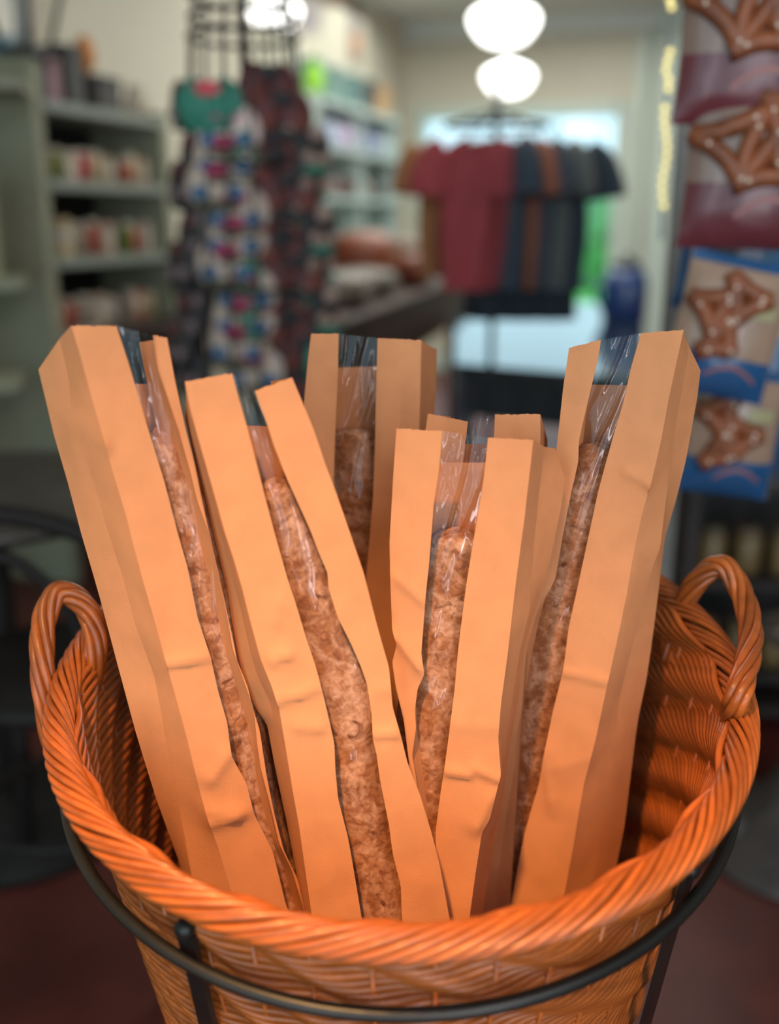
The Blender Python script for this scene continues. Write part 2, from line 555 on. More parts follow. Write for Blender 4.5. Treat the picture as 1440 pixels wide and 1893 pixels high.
def baguette(cl, pl, label, depth, r0, tip=.03):
    """cl: (x, y, halfwidth px) down the loaf's middle in the photograph; depth: its axis behind the front sheet"""
    ys = [c[1] for c in cl]; P = []; Rr = []
    y = ys[0]
    cx = [(c[0], c[1]) for c in cl]; cw = [(c[2], c[1]) for c in cl]
    while y < 2600:
        yy = min(y, ys[-1])
        p = pl.hit(interp(cx, y), y, depth); dist = (p - CAM).dot(Vector((0, cP, -sP)))
        P.append(p); Rr.append(min(.036, 1.24 * interp(cw, yy) / F * dist))
        if p.z < floor_z(p) + .03: break
        y += 8
    n = 110; Pn = resample(P, n); Rn = [Vector((r, 0, 0)) for r in Rr]
    V = []; NC = 28
    sd = random.uniform(0, 50)
    for i, p in enumerate(Pn):
        f = i / (n - 1); r = Rr[min(len(Rr) - 1, int(f * (len(Rr) - 1)))]
        ln = (Pn[-1] - Pn[0]).length
        e = min(f * ln, (1 - f) * ln) / tip
        if e < 1: r *= max(.03, math.sqrt(max(0, 1 - (1 - e) ** 3)))
        t = (Pn[min(i + 1, n - 1)] - Pn[max(i - 1, 0)]).normalized()
        a = pl.n - t * pl.n.dot(t); a.normalize(); b = t.cross(a)
        # diagonal scores swell the crust
        for k in range(NC):
            q = 2 * math.pi * k / NC
            d = a * math.cos(q) + b * math.sin(q)
            w = f * ln
            sc = math.sin((w / .075 + q / math.pi * .9) * 2 * math.pi)
            x = p + d * r
            bump = .0008 * noise.noise(Vector((x.x * 45 + sd, x.y * 45, x.z * 28))) + .0005 * noise.noise(Vector((x.x * 190 + sd, x.y * 190, x.z * 190)))
            if math.cos(q) > 0: bump += .0022 * (max(0, sc) ** 2 - .35) * math.cos(q)
            e2 = min(1, .0205 / r)
            V.append(p + (a * math.cos(q) * e2 + b * math.sin(q)) * (r + bump * min(1, e)))
    Fc = [(i * NC + k, i * NC + (k + 1) % NC, (i + 1) * NC + (k + 1) % NC, (i + 1) * NC + k) for i in range(n - 1) for k in range(NC)]
    Fc += [tuple(range(NC - 1, -1, -1)), tuple((n - 1) * NC + k for k in range(NC))]
    o = obj('baguette', V, Fc, CRUST, None, True, loc=Pn[-1])
    return tag(o, label, 'bread', 'baguettes in the paper bags')


def bag(name, label, pl, T, FL, SL, SRl, SRr, top_back, GL=None, GR=None, creases=(), glints=(), bulge_amt=.004, bread=None, seed=0):
    """front: left strip FL-SL, clear film SL-SRl, right strip SRl-SRr; gussets and back panel behind"""
    n = pl.n
    base = pl.hit(interp(SL, 1900), 1900, T / 2); fz = floor_z(base); base = Vector((base.x, base.y, fz))
    root = empty('paper_bag', base, label, 'bag', 'paper baguette bags in the basket')
    eFL, eSL, eSRl, eSRr = (edge(e, pl) for e in (FL, SL, SRl, SRr))
    cr = [(pl.hit(a[0], a[1]), pl.hit(b[0], b[1]), amp, w) for a, b, amp, w in creases]
    sheet('front_strip', eFL, eSL, PAPER, root, n, 170, 15, .0016, cr, seed=seed, toprag=.0012)
    sheet('front_strip', eSRl, eSRr, PAPER, root, n, 170, 15, .0016, cr, seed=seed + 5, toprag=.0012)
    gl = [(pl.hit(a[0], a[1]), pl.hit(b[0], b[1]), amp, w) for a, b, amp, w in glints]

    def fb(u, f):
        v = Vector((u * 1.7 + seed, f * 9 + u * 1.5, seed)); k = 1 - abs(noise.noise(v)) * 2; k2 = 1 - abs(noise.noise(v * 2.1)) * 2
        return (.0024 * k * k * k + .0004 * k2) * math.sin(math.pi * u) + bulge_amt * math.sin(math.pi * u) * min(1, f * 5)
    top = max(eSL[0].z, eSRl[0].z)
    sheet('clear_film', [p + n * -.0006 for p in eSL], [p + n * -.0006 for p in eSRl], FILM, root, n, 300, 90, .0007, gl, fb, seed + 9, False)

    def gusset(front, traced, sgn):
        inward = bu * sgn
        y0 = top_back
        if traced:
            mid = edge(traced[0], pl, T * .5); back = edge(traced[1], pl, T)
        else:
            mid = [p - n * T * .5 + inward * .018 for p in front]
            mid = mid[2:]
            back = [p - n * T + inward * .008 for p in front]
            # the back edge starts lower than the front
            back = [p for p in back if p.z < pl.hit(720, y0, T).z] or back
        sheet('gusset', front, mid, PAPER, root, n, 120, 7, .0012, cr, seed=seed + 3)
        sheet('gusset', mid, back, PAPER, root, n, 120, 7, .0012, cr, seed=seed + 4)
        return back
    bL = gusset(eFL, GL, 1); bR = gusset(eSRr, GR, -1)
    zt = pl.hit(720, top_back, T).z
    f = lambda E: [p for p in E if p.z <= zt + .004]
    sheet('back_panel', f(bL), f(bR), PAPER, root, n, 110, 16, .001, (), seed=seed + 7)
    if bread: baguette(bread[0], pl, bread[1], bread[2], 0)
    return root


# A: leftmost bag, turned to the right
A = Plane(.70, .34, -.06, -.15)
bag('paper_bag', 'kraft paper bag at the far left with a wide open gusset', A, .046,
    FL=[(132, 602), (150, 663), (171, 741), (193, 816), (215, 894), (232, 950), (265, 1077), (281, 1130), (307, 1228), (326, 1294), (347, 1371), (368, 1458), (382, 1510), (403, 1566), (420, 1622)],
    SL=[(215, 602), (238, 672), (257, 735), (268, 774), (282, 819), (304, 891), (327, 980), (347, 1050), (365, 1141), (389, 1214), (403, 1277), (420, 1336), (427, 1395), (438, 1416), (455, 1447), (469, 1503), (504, 1573), (528, 1670)],
    SRl=[(283, 620), (292, 683), (310, 735), (332, 802), (352, 872), (365, 927), (388, 991), (404, 1060), (420, 1140), (430, 1200), (458, 1270), (470, 1320), (476, 1380), (482, 1420), (500, 1490), (516, 1560), (540, 1610), (560, 1677)],
    SRr=[(309, 624), (324, 705), (345, 800), (358, 850), (379, 949), (402, 1052), (427, 1165), (440, 1228), (462, 1290), (480, 1350), (492, 1430), (506, 1500), (524, 1570), (548, 1620), (568, 1680)],
    top_back=687, GL=([(110, 626), (128, 705), (134, 780), (150, 830), (180, 913), (204, 997), (227, 1066), (250, 1155), (285, 1249), (300, 1329), (319, 1434), (337, 1521), (347, 1580)],
                      [(71, 683), (100, 805), (125, 890), (150, 985), (186, 1110), (215, 1220), (250, 1350), (290, 1480), (330, 1590), (345, 1640)]),
    creases=[((295, 1232), (392, 1212), .004, .004), ((330, 1560), (372, 1530), .004, .006), ((372, 1530), (450, 1505), .0042, .008), ((385, 1450), (428, 1385), .004, .012), ((140, 805), (200, 830), .004, .008), ((345, 1500), (470, 1500), .003, .01)],
    glints=[((292, 715), (312, 800), .0013, .0011), ((312, 800), (310, 862), .0013, .0011), ((432, 1410), (462, 1375), .0013, .0011), ((455, 1440), (467, 1400), .0013, .0011)],
    bread=([(290, 788, 36), (310, 860, 40), (330, 935, 42), (352, 1010, 42), (372, 1080, 42), (392, 1160, 43), (410, 1230, 42), (430, 1300, 42), (446, 1390, 40), (468, 1480, 40), (492, 1580, 38), (520, 1680, 36)],
           'floury baguette in the leftmost paper bag, showing a narrow crust', .0305), seed=1)

# B: second from left
B = Plane(.68, .06, -.06, -.08)
bag('paper_bag', 'kraft paper bag leaning left, second from the left, with the longest visible crust', B, .046,
    FL=[(342, 705), (352, 760), (372, 830), (392, 900), (414, 980), (434, 1040), (448, 1090), (463, 1150), (482, 1220), (503, 1270), (515, 1305), (528, 1381), (542, 1468), (553, 1528), (574, 1678)],
    SL=[(429, 690), (457, 791), (471, 844), (492, 926), (511, 997), (532, 1071), (546, 1113), (565, 1176), (584, 1233), (595, 1274), (610, 1338), (618, 1375), (620, 1424), (625, 1476), (644, 1551), (655, 1615), (668, 1694)],
    SRl=[(471, 722), (479, 746), (492, 778), (506, 823), (532, 889), (548, 923), (572, 976), (590, 1023), (605, 1058), (608, 1090), (625, 1143), (648, 1188), (666, 1229), (678, 1263), (687, 1319), (689, 1364), (696, 1394), (702, 1439), (719, 1525), (726, 1578), (741, 1638), (743, 1698)],
    SRr=[(540, 698), (558, 741), (580, 794), (601, 857), (619, 904), (643, 973), (672, 1058), (698, 1160), (719, 1233), (726, 1308), (740, 1356), (753, 1409), (775, 1465), (798, 1540), (813, 1600), (831, 1698)],
    top_back=787, GL=([(344, 735), (352, 790), (368, 845), (390, 920), (412, 1000), (428, 1060), (446, 1130), (460, 1195), (476, 1250), (500, 1300), (512, 1360), (524, 1430), (540, 1520), (564, 1678)],
                      [(342, 772), (360, 850), (385, 950), (405, 1030), (420, 1090), (437, 1210), (452, 1266), (476, 1315), (494, 1339), (505, 1400), (515, 1450), (530, 1520), (545, 1600), (562, 1680)]),
    creases=[((497, 1225), (545, 1205), .004, .006), ((495, 1302), (592, 1272), .004, .005), ((540, 1345), (600, 1345), .003, .008), ((520, 1100), (514, 1160), .002, .006), ((688, 1358), (738, 1356), .003, .004), ((690, 1280), (735, 1275), .002, .01)],
    glints=[((540, 1055), (570, 1120), .0013, .0011), ((562, 1030), (592, 1047), .0013, .0011), ((605, 1200), (650, 1260), .0013, .0011), ((655, 1225), (680, 1275), .0013, .0011), ((645, 1370), (668, 1300), .0013, .0011), ((710, 1600), (722, 1575), .0013, .0011), ((708, 1606), (735, 1604), .0013, .0011), ((472, 760), (500, 850), .0013, .0011)],
    bread=([(512, 878, 48), (520, 920, 52), (546, 1000, 54), (576, 1080, 56), (606, 1160, 58), (632, 1230, 58), (648, 1300, 56), (656, 1400, 54), (672, 1500, 56), (695, 1600, 60), (712, 1700, 60)],
           'dark-baked baguette in the second paper bag from the left', .0305), seed=11)

# C: tall bag at the back
C = Plane(.86, -.06, -.05, -.03)
bag('paper_bag', 'tall kraft paper bag standing upright at the back, rising between its neighbours', C, .046,
    FL=[(575, 617), (569, 666), (562, 743), (556, 820), (552, 900), (546, 1000), (538, 1150), (530, 1300)],
    SL=[(626, 617), (625, 677), (620, 793), (617, 889), (611, 1000), (602, 1150), (593, 1300)],
    SRl=[(698, 625), (695, 727), (694, 793), (690, 914), (683, 997), (677, 1064), (668, 1180), (660, 1300)],
    SRr=[(779, 629), (777, 720), (775, 789), (770, 900), (764, 1000), (757, 1150), (748, 1300)],
    top_back=677, GR=([(794, 640), (790, 740), (786, 850), (778, 1000), (766, 1200), (760, 1300)], [(808, 645), (806, 718), (802, 780), (798, 880), (790, 1000), (778, 1200), (770, 1300)]),
    glints=[((661, 625), (668, 752), .0013, .0011), ((690, 650), (668, 752), .0013, .0011), ((684, 670), (690, 700), .0013, .0011), ((655, 770), (668, 745), .0013, .0011), ((655, 790), (690, 785), .0013, .0011)],
    creases=[((690, 900), (765, 905), .001, .01)],
    bread=([(655, 790, 54), (653, 880, 54), (648, 1000, 54), (640, 1150, 54), (632, 1300, 54)], 'floury baguette inside the tall paper bag at the back', .0305), seed=21)

# D: behind E
D = Plane(.79, -.10, -.05, .07)
bag('paper_bag', 'kraft paper bag mostly hidden behind the front middle bag, only its top showing', D, .04,
    FL=[(791, 765), (786, 800), (780, 860), (774, 950), (764, 1100), (752, 1300)],
    SL=[(865, 779), (856, 852), (848, 950), (836, 1100), (822, 1300)],
    SRl=[(915, 766), (912, 830), (905, 950), (894, 1100), (880, 1300)],
    SRr=[(999, 766), (999, 820), (993, 950), (982, 1100), (966, 1300)],
    top_back=818, GR=([(1006, 790), (1004, 850), (998, 950), (986, 1100), (970, 1300)], [(1012, 812), (1012, 850), (1006, 950), (995, 1100), (980, 1300)]),
    glints=[((870, 800), (878, 850), .0013, .0011), ((900, 780), (893, 850), .0013, .0011)],
    bread=([(884, 960, 48), (870, 1100, 50), (850, 1300, 50)], 'baguette in the half-hidden bag behind the front middle bag', .024), seed=31)

# E: front middle
E_ = Plane(.715, -.10, -.06, .05)
bag('paper_bag', 'shorter kraft paper bag at the front middle with a crumpled left strip', E_, .046,
    FL=[(733, 792), (727, 879), (720, 1004), (722, 1087), (725, 1162), (734, 1190), (725, 1224), (732, 1273), (746, 1329), (757, 1416), (766, 1480), (776, 1560), (786, 1640), (794, 1700)],
    SL=[(818, 797), (811, 873), (802, 929), (794, 1034), (787, 1101), (779, 1207), (785, 1245), (772, 1273), (767, 1311), (769, 1346), (762, 1395), (768, 1430), (776, 1490), (790, 1560), (797, 1640), (803, 1700)],
    SRl=[(902, 809), (895, 879), (886, 934), (872, 1018), (861, 1087), (847, 1200), (840, 1277), (830, 1357), (821, 1423), (814, 1468), (805, 1538), (806, 1600), (808, 1700)],
    SRr=[(986, 814), (969, 962), (954, 1073), (938, 1212), (926, 1301), (921, 1364), (926, 1430), (905, 1514), (891, 1538), (879, 1615), (868, 1695)],
    top_back=852, GR=([(1007, 826), (994, 934), (986, 1018), (979, 1129), (962, 1200), (946, 1300), (934, 1380), (928, 1450), (916, 1520), (902, 1560), (888, 1640), (880, 1700)],
                      [(1026, 829), (1044, 884), (1038, 932), (1024, 1004), (1008, 1073), (983, 1151), (969, 1200), (958, 1294), (940, 1390), (932, 1450), (920, 1530), (906, 1600), (890, 1700)]),
    creases=[((722, 1165), (782, 1245), .0042, .008), ((725, 1060), (790, 1120), .003, .008), ((820, 1425), (872, 1432), .005, .004), ((872, 1418), (932, 1445), .0042, .007), ((830, 1340), (925, 1345), .002, .02), ((880, 1540), (915, 1460), .004, .008)],
    glints=[((810, 850), (840, 920), .0013, .0011), ((840, 920), (874, 1005), .0013, .0011), ((832, 805), (842, 900), .0013, .0011), ((888, 900), (896, 830), .0013, .0011), ((876, 930), (882, 840), .0013, .0011), ((806, 1440), (812, 1350), .0013, .0011), ((786, 1300), (835, 1325), .0013, .0011)],
    bread=([(852, 974, 50), (846, 1020, 54), (838, 1090, 56), (826, 1180, 58), (812, 1270, 58), (800, 1350, 56), (790, 1450, 54), (786, 1560, 52), (790, 1700, 50)], 'pale floury baguette in the short bag at the front middle', .0305), seed=41)

# F: rightmost
Fp = Plane(.765, -.30, -.06, .19)
bag('paper_bag', 'kraft paper bag at the far right leaning right, with a tall cut right strip', Fp, .048,
    FL=[(1052, 643), (1041, 717), (1032, 801), (1024, 870), (1014, 940), (1000, 1030), (982, 1120), (962, 1200), (948, 1290), (934, 1370), (918, 1460), (905, 1560), (890, 1690)],
    SL=[(1111, 628), (1108, 651), (1098, 696), (1082, 762), (1070, 815), (1069, 854), (1056, 910), (1042, 981), (1032, 1039), (1026, 1072), (1000, 1120), (980, 1180), (968, 1240), (956, 1310), (945, 1380), (932, 1450), (920, 1530), (908, 1610), (897, 1690)],
    SRl=[(1185, 616), (1167, 677), (1151, 748), (1135, 801), (1119, 859), (1106, 907), (1093, 968), (1069, 1079), (1051, 1161), (1041, 1240), (1023, 1311), (1008, 1383), (996, 1450), (981, 1500), (970, 1540), (959, 1593), (942, 1686)],
    SRr=[(1264, 609), (1248, 682), (1235, 743), (1222, 814), (1205, 888), (1188, 947), (1169, 1039), (1158, 1105), (1135, 1210), (1120, 1278), (1101, 1368), (1079, 1450), (1060, 1563), (1043, 1653)],
    top_back=695, GR=([(1268, 628), (1272, 660), (1258, 735), (1242, 828), (1230, 933), (1221, 1011), (1195, 1083), (1165, 1210), (1146, 1285), (1131, 1420), (1113, 1518), (1096, 1630)],
                      [(1295, 685), (1289, 735), (1277, 801), (1267, 854), (1248, 930), (1230, 990), (1210, 1150), (1195, 1255), (1180, 1326), (1173, 1375), (1154, 1525), (1137, 1615)]),
    creases=[((1036, 1242), (1124, 1262), .0035, .004), ((1150, 870), (1200, 895), .003, .006), ((1000, 1370), (1020, 1500), .003, .01), ((1110, 1330), (1180, 1330), .003, .008), ((1020, 1420), (1110, 1400), .002, .02), ((1198, 905), (1230, 880), .004, .006)],
    glints=[((1094, 880), (1068, 985), .0013, .0011), ((1068, 985), (1046, 1045), .0013, .0011), ((1056, 1020), (1064, 1070), .0013, .0011), ((1020, 1170), (1056, 1125), .0013, .0011)],
    bread=([(1112, 816, 44), (1104, 850, 46), (1086, 930, 50), (1066, 1020, 50), (1046, 1110, 52), (1026, 1200, 52), (1008, 1290, 52), (990, 1380, 52), (970, 1470, 50), (950, 1560, 50), (930, 1690, 48)], 'slim baguette in the rightmost paper bag, with a bright glint on its wrap', .0305), seed=51)

# ------------------------------------------------------------------ behind the basket
ORD = 'first second third fourth fifth sixth seventh eighth ninth tenth eleventh twelfth thirteenth fourteenth fifteenth sixteenth'.split()

# pendant lamps
GLASS = mat('lit_opal_glass', (1, 1, .97), .3, emit=(1, .99, .95), estr=4.0)
BRASS = mat('dark_bronze', (.10, .09, .08), .4, metal=.8)


def pendant(px, py, Y, dia, label):
    c = at(px, py, Y); r = dia / 2
    t = empty('pendant_lamp', c, label, 'lamp', 'white schoolhouse pendants')
    prof = [(1e-4, -.62), (.35, -.60), (.62, -.50), (.80, -.32), (.97, -.06), (1.0, .08), (.96, .22), (.80, .36), (.55, .46), (.34, .52), (.30, .62)]
    MB().lathe(c, [(a * r, b * r) for a, b in prof], 32).make('lamp_shade', GLASS, t, True)
    MB().lathe(c, [(.33 * r, .60 * r), (.33 * r, .74 * r), (.10 * r, .86 * r), (.03 * r, .9 * r)], 20).make('collar', BRASS, t, True)
    MB().tube([c + Vector((0, 0, .88 * r)), Vector((c.x, c.y, 2.75))], .012, 8).make('stem', BRASS, t, True)
    return t


pendant(932, 42, 5.1, .315, 'larger nearer white glass pendant lamp at the top centre')
pendant(940, 145, 6.9, .32, 'smaller farther white glass pendant lamp above the shirt rack')
pendant(508, 24, 5.6, .26, 'white glass pendant lamp half hidden behind the sock rack')

# grey cabinet along the left wall
CAB = mat('grey_green_paint', srgb(152, 150, 126), .6, noise_amt=.08)
SHELFM = mat('shelf_edge_paint', srgb(150, 155, 144), .5, noise_amt=.06)
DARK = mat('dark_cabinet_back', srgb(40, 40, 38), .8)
CK = .833
cn = Vector((-1.335, 4.16, 0)) * CK; cf = Vector((-1.035, 5.05, 0)) * CK       # front line of the cabinet, near and far ends
cdir = (cf - cn).normalized(); cside = Vector((-cdir.y, cdir.x, 0)); crot = math.atan2(cdir.y, cdir.x)
CL = (cf - cn).length


def cp(l, d, z): return cn + cdir * l + cside * d + Vector((0, 0, z))


def cbox(mb, l0, l1, d0, d1, z0, z1, bev=0): return mb.box(cp((l0 + l1) / 2, (d0 + d1) / 2, (z0 + z1) / 2), (l1 - l0, d1 - d0, z1 - z0), crot, bev=bev)


SZ = [1.25 + (z - 1.25) * CK for z in (1.69, 1.40, 1.10, .80, .50)]
cab = empty('shelf_cabinet', cn, 'grey-green open shelf cabinet along the left wall with small goods on its shelves', 'cabinet')
m_ = MB(); cbox(m_, -.02, .03, 0, .34, 0, 1.74); m_.make('side_panel', CAB, cab)
m_ = MB(); cbox(m_, CL - .03, CL + .02, 0, .34, 0, 1.64); m_.make('side_panel', CAB, cab)
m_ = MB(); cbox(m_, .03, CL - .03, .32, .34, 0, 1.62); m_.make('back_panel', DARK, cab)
for z in SZ:
    m_ = MB(); cbox(m_, .03, CL - .03, -.01, .32, z - .035, z, .004); m_.make('shelf', SHELFM, cab)

PAL = [srgb(190, 120, 90), srgb(120, 130, 60), srgb(200, 180, 165), srgb(190, 60, 70), srgb(205, 180, 140), srgb(170, 150, 130), srgb(180, 90, 70), srgb(200, 170, 150), srgb(110, 100, 140), srgb(205, 190, 150)]
PNM = ['terracotta', 'olive', 'off-white', 'red', 'cream', 'tan', 'rust', 'pale pink', 'violet', 'straw']
rowname = {0: 'top', 1: 'second', 2: 'third', 3: 'fourth'}
LIDM = cm(srgb(205, 195, 175), .4)


def small_jar(l, d, z, h, r, col, label, grp, box_=False):
    c = cp(l, d, z)
    t = empty('spice_tin' if not box_ else 'tea_box', c, label, 'tin' if not box_ else 'box', grp)
    if box_:
        MB().box(c + Vector((0, 0, h / 2)), (r * 2, r * 1.6, h), crot, bev=.003).make('carton', cm(col), t)
        MB().box(c + Vector((0, 0, h * .55)), (r * 2.02, r * 1.64, h * .35), crot).make('label_band', LIDM, t)
    else:
        MB().lathe(c, [(r, 0), (r, h * .8), (r * .85, h * .85)], 14).make('body', cm(col), t, True)
        MB().lathe(c, [(r * .9, h * .84), (r * .9, h), (1e-4, h)], 14).make('lid', LIDM, t)
    return t


random.seed(3)
for ri, (z, h, n) in enumerate(((SZ[1], .105, 9), (SZ[2], .115, 8), (SZ[3], .11, 8))):
    for k in range(n):
        ci = [0, 1, 2, 3, 4, 5, 6, 4, 7] if ri == 0 else ([8, 4, 5, 6, 7, 1, 3, 2] if ri == 1 else [0, 6, 5, 7, 2, 7, 6, 4])
        ci = ci[k % len(ci)]
        l = .085 + k * (CL - .17) / (n - 1)
        if abs(l - .535) < .04: l += .045
        bx = (k + ri) % 3 == 2
        nm = 'box' if bx else 'tin'
        small_jar(l, .07, z + .001, h * random.uniform(.85, 1.1), .026, PAL[ci],
                  '%s %s on the %s shelf of the grey cabinet, %s from its near end' % (PNM[ci], nm, rowname[ri + 1], ORD[k]), 'small goods on the %s cabinet shelf' % rowname[ri + 1], bx)

# things on top of the cabinet
def lathe_thing(name, c, prof, m, label, cat, n=20, group=None, loc=True):
    return tag(MB().lathe(c, prof, n).make(name, m, smooth=True, loc=c), label, cat, group)


c = cp(.075, .10, SZ[0])
t = empty('folded_cloth', c, 'blue cloth bundle on the cabinet top beside the side panel', 'cloth')
mb = MB(); mb.ball(c + Vector((-.03, 0, .16)), .06, 1.5, 1, .7); mb.v = [v + Vector((.006, .006, .01)) * noise.noise(v * 30) for v in mb.v]; mb.make('cloth_fold', cm(srgb(88, 150, 170)), t, True)
MB().box(c + Vector((0, 0, .058)), (.12, .10, .115), crot, bev=.008).make('box', cm(srgb(90, 90, 95)), t)
for (l, w, h, col, lab) in ((.20, .04, .14, srgb(165, 125, 130), 'mauve upright box on the cabinet top next to the blue cloth'),
                            (.32, .06, .20, srgb(74, 72, 72), 'tall charcoal box on the cabinet top'),
                            (.52, .10, .125, srgb(72, 66, 64), 'low dark brown crate on the cabinet top under the orange bag')):
    c = cp(l, .12, SZ[0] + .001); t = empty('gift_box', c, lab, 'box')
    MB().box(c + Vector((0, 0, h * .42)), (w * 1.5, .11, h * .84), crot, bev=.004).make('carton', cm(col), t)
    MB().box(c + Vector((0, 0, h * .92)), (w * 1.56, .116, h * .16), crot, bev=.004).make('lid', cm(col), t)
c = cp(.46, .12, SZ[0] + .13)
mb = MB(); mb.ball(c + Vector((0, 0, .062)), .062, .62, .5, 1.05)
tag(mb.make('orange_pouch', cm(srgb(225, 140, 60)), smooth=True, loc=c), 'orange pouch sitting on the dark crate atop the cabinet', 'pouch')
c = cp(.75, .1, SZ[0] + .001); lathe_thing('cream_vase', c, [(.04, 0), (.055, .05), (.035, .10), (.042, .12)], cm(srgb(205, 190, 170)), 'small cream vase at the far end of the cabinet top', 'vase')

# black lantern on the cabinet's near end
c = cp(.012, .03, 1.741)
lan = empty('lantern', c, 'black framed lantern standing on the near end of the grey cabinet', 'lantern')
BLK = cm((.03, .03, .032), .4)
MB().box(c + Vector((0, 0, .012)), (.12, .12, .024), crot, bev=.004).make('base', BLK, lan)
for a in (-1, 1):
    for b in (-1, 1):
        MB().tube([c + cdir * a * .05 + cside * b * .05 + Vector((0, 0, .02)), c + cdir * a * .115 + cside * b * .115 + Vector((0, 0, .33))], .009, 8).make('post', BLK, lan, True)
MB().lathe(c, [(.17, .33), (.17, .35), (.06, .45), (.03, .47)], 4).make('roof', BLK, lan)
MB().lathe(c, [(.03, .024), (.03, .17), (.005, .18)], 14).make('candle', cm(srgb(190, 185, 175)), lan, True)
for a in (-1, 1):
    q = MB(); w0, w1 = .048, .108
    q.add([c + cdir * -w0 + cside * a * .051 + Vector((0, 0, .03)), c + cdir * w0 + cside * a * .051 + Vector((0, 0, .03)), c + cdir * w1 + cside * a * .115 + Vector((0, 0, .325)), c + cdir * -w1 + cside * a * .115 + Vector((0, 0, .325))], [(0, 1, 2, 3)])
    q.make('pane', FILM, lan)
q = MB().box(c + Vector((.02, 0, .30)), (.15, .1, .02), crot); q.make('teal_ribbon', cm(srgb(90, 150, 160)), lan)

# second, nearer shelf unit cut off by the frame's left edge
p0 = at(-40, 515, 3.2)
ws = empty('side_shelf', (p0.x, p0.y, 0), 'grey shelf rack cut off at the far left edge beside the cabinet', 'shelf')
for py in (150, 515, 700):
    q = at(-45, py, 3.2); MB().box((q.x - .02, 3.22, q.z - .015), (.30, .3, .03), .25, bev=.003).make('shelf', CAB, ws)
MB().box((p0.x - .16, 3.22, .9), (.03, .3, 1.8), .25).make('side_panel', CAB, ws)
q = at(-14, 500, 3.2)
for (dx, col, h, lab) in ((0, srgb(150, 155, 120), .33, 'pale green upright book at the left edge of the frame'), (-.05, srgb(120, 70, 60), .29, 'brick red upright book at the left edge of the frame')):
    qq = Vector((q.x + dx, 3.2, at(-45, 515, 3.2).z + .001)); t = empty('book', qq, lab, 'book')
    MB().box(qq + Vector((0, 0, h / 2)), (.036, .2, h), .25, bev=.002).make('cover', cm(col), t)
    MB().box(qq + Vector((0, .004, h / 2)), (.028, .198, h + .002), .25).make('pages', LIDM, t)

# spinning rack hung with sock bundles
TY = 2.75
tc_ = at(462, 405, TY); TX = tc_.x
ztop, zbot = at(462, 70, TY).z, .30
rack = empty('sock_rack', (TX, TY, 0), 'tall black wire spinning rack covered in hanging patterned socks', 'rack')
MB().lathe((TX, TY, 0), [(.24, 0), (.24, .015), (.05, .03), (.02, .04)], 32).make('base', IRON, rack, True)
MB().tube([(TX, TY, .03), (TX, TY, ztop + .13)], .014, 10).make('pole', IRON, rack, True)
for z, r in ((ztop + .0, .135), (ztop + .045, .13), (ztop + .09, .125), (ztop + .14, .12), (ztop - .3, .15), (ztop - .6, .17)):
    MB().tube([(TX + r * math.cos(i * math.pi / 16), TY + r * math.sin(i * math.pi / 16), z) for i in range(32)], .006, 6, closed=True).make('hoop', IRON, rack, True)
for k in range(16):
    a = k * math.pi / 8 + .2; r = .12
    MB().tube([(TX + .11 * math.cos(a), TY + .11 * math.sin(a), ztop + .10), (TX + .13 * math.cos(a), TY + .13 * math.sin(a), ztop), (TX + .17 * math.cos(a), TY + .17 * math.sin(a), ztop - .6), (TX + .17 * math.cos(a), TY + .17 * math.sin(a), .3)], .004, 6).make('wire', IRON, rack, True)


def sock_bundle(c, ang, w, h, cols, label, grp, kind):
    """a folded pair on a card: two leaning lobes, a cuff band and heel patches"""
    t = empty('sock_bundle', c, label, 'socks', grp)
    d = Vector((math.cos(ang), math.sin(ang), 0)); s = Vector((-d.y, d.x, 0))
    M = Matrix((s, d, Vector((0, 0, 1)))).transposed()
    base, patch, band, tip_ = [tuple(min(.85, x * 1.2) for x in q) for q in cols]

    def lobe(cx, cz, rx, rz, ry, nm, m, y=0):
        q = MB(); q.ball((0, 0, 0), 1, rx, ry, rz, 12, 8)
        q.v = [c + M @ (v + Vector((cx, y, cz))) for v in q.v]
        q.make(nm, m, t, True)
    lobe(-w * .22, -h * .45, w * .30, h * .52, .018, 'sock', cm(base)); lobe(w * .22, -h * .45, w * .30, h * .52, .018, 'sock', cm(base))
    lobe(0, -h * .15, w * .22, h * .16, .016, 'cuff', cm(patch), .012)
    lobe(-w * .27, -h * .62, w * .15, h * .17, .015, 'heel', cm(band), .012)
    lobe(w * .27, -h * .62, w * .15, h * .17, .015, 'heel', cm(band), .012)
    lobe(0, -h * .88, w * .40, h * .13, .016, 'toe', cm(tip_), .009)
    return t


CREAM, MAG, BLUE, TEAL = srgb(185, 165, 150), srgb(160, 45, 85), srgb(60, 100, 135), srgb(50, 125, 105)
OLV, CHAR, MAR, PINK, RUST = srgb(80, 75, 55), srgb(46, 44, 46), srgb(90, 42, 42), srgb(185, 95, 130), srgb(180, 95, 60)
sockcols = [  # name, x px of the column top and bottom, radius angle, first/last row, colours, words
    ('cream', 402, 462, -1.75, (150, 690), (CREAM, MAG, BLUE, OLV), 'cream, magenta and blue patterned sock bundle'),
    ('maroon', 500, 552, -1.2, (120, 690), (MAR, CHAR, srgb(112, 58, 48), CHAR), 'maroon and charcoal striped sock bundle'),
    ('black', 356, 342, -2.5, (150, 690), (CHAR, MAR, srgb(120, 100, 100), CHAR), 'black and wine-red sock bundle'),
    ('taupe', 560, 606, -.6, (185, 690), (CHAR, srgb(165, 140, 128), srgb(150, 125, 112), TEAL), 'charcoal and taupe spotted sock bundle'),
]
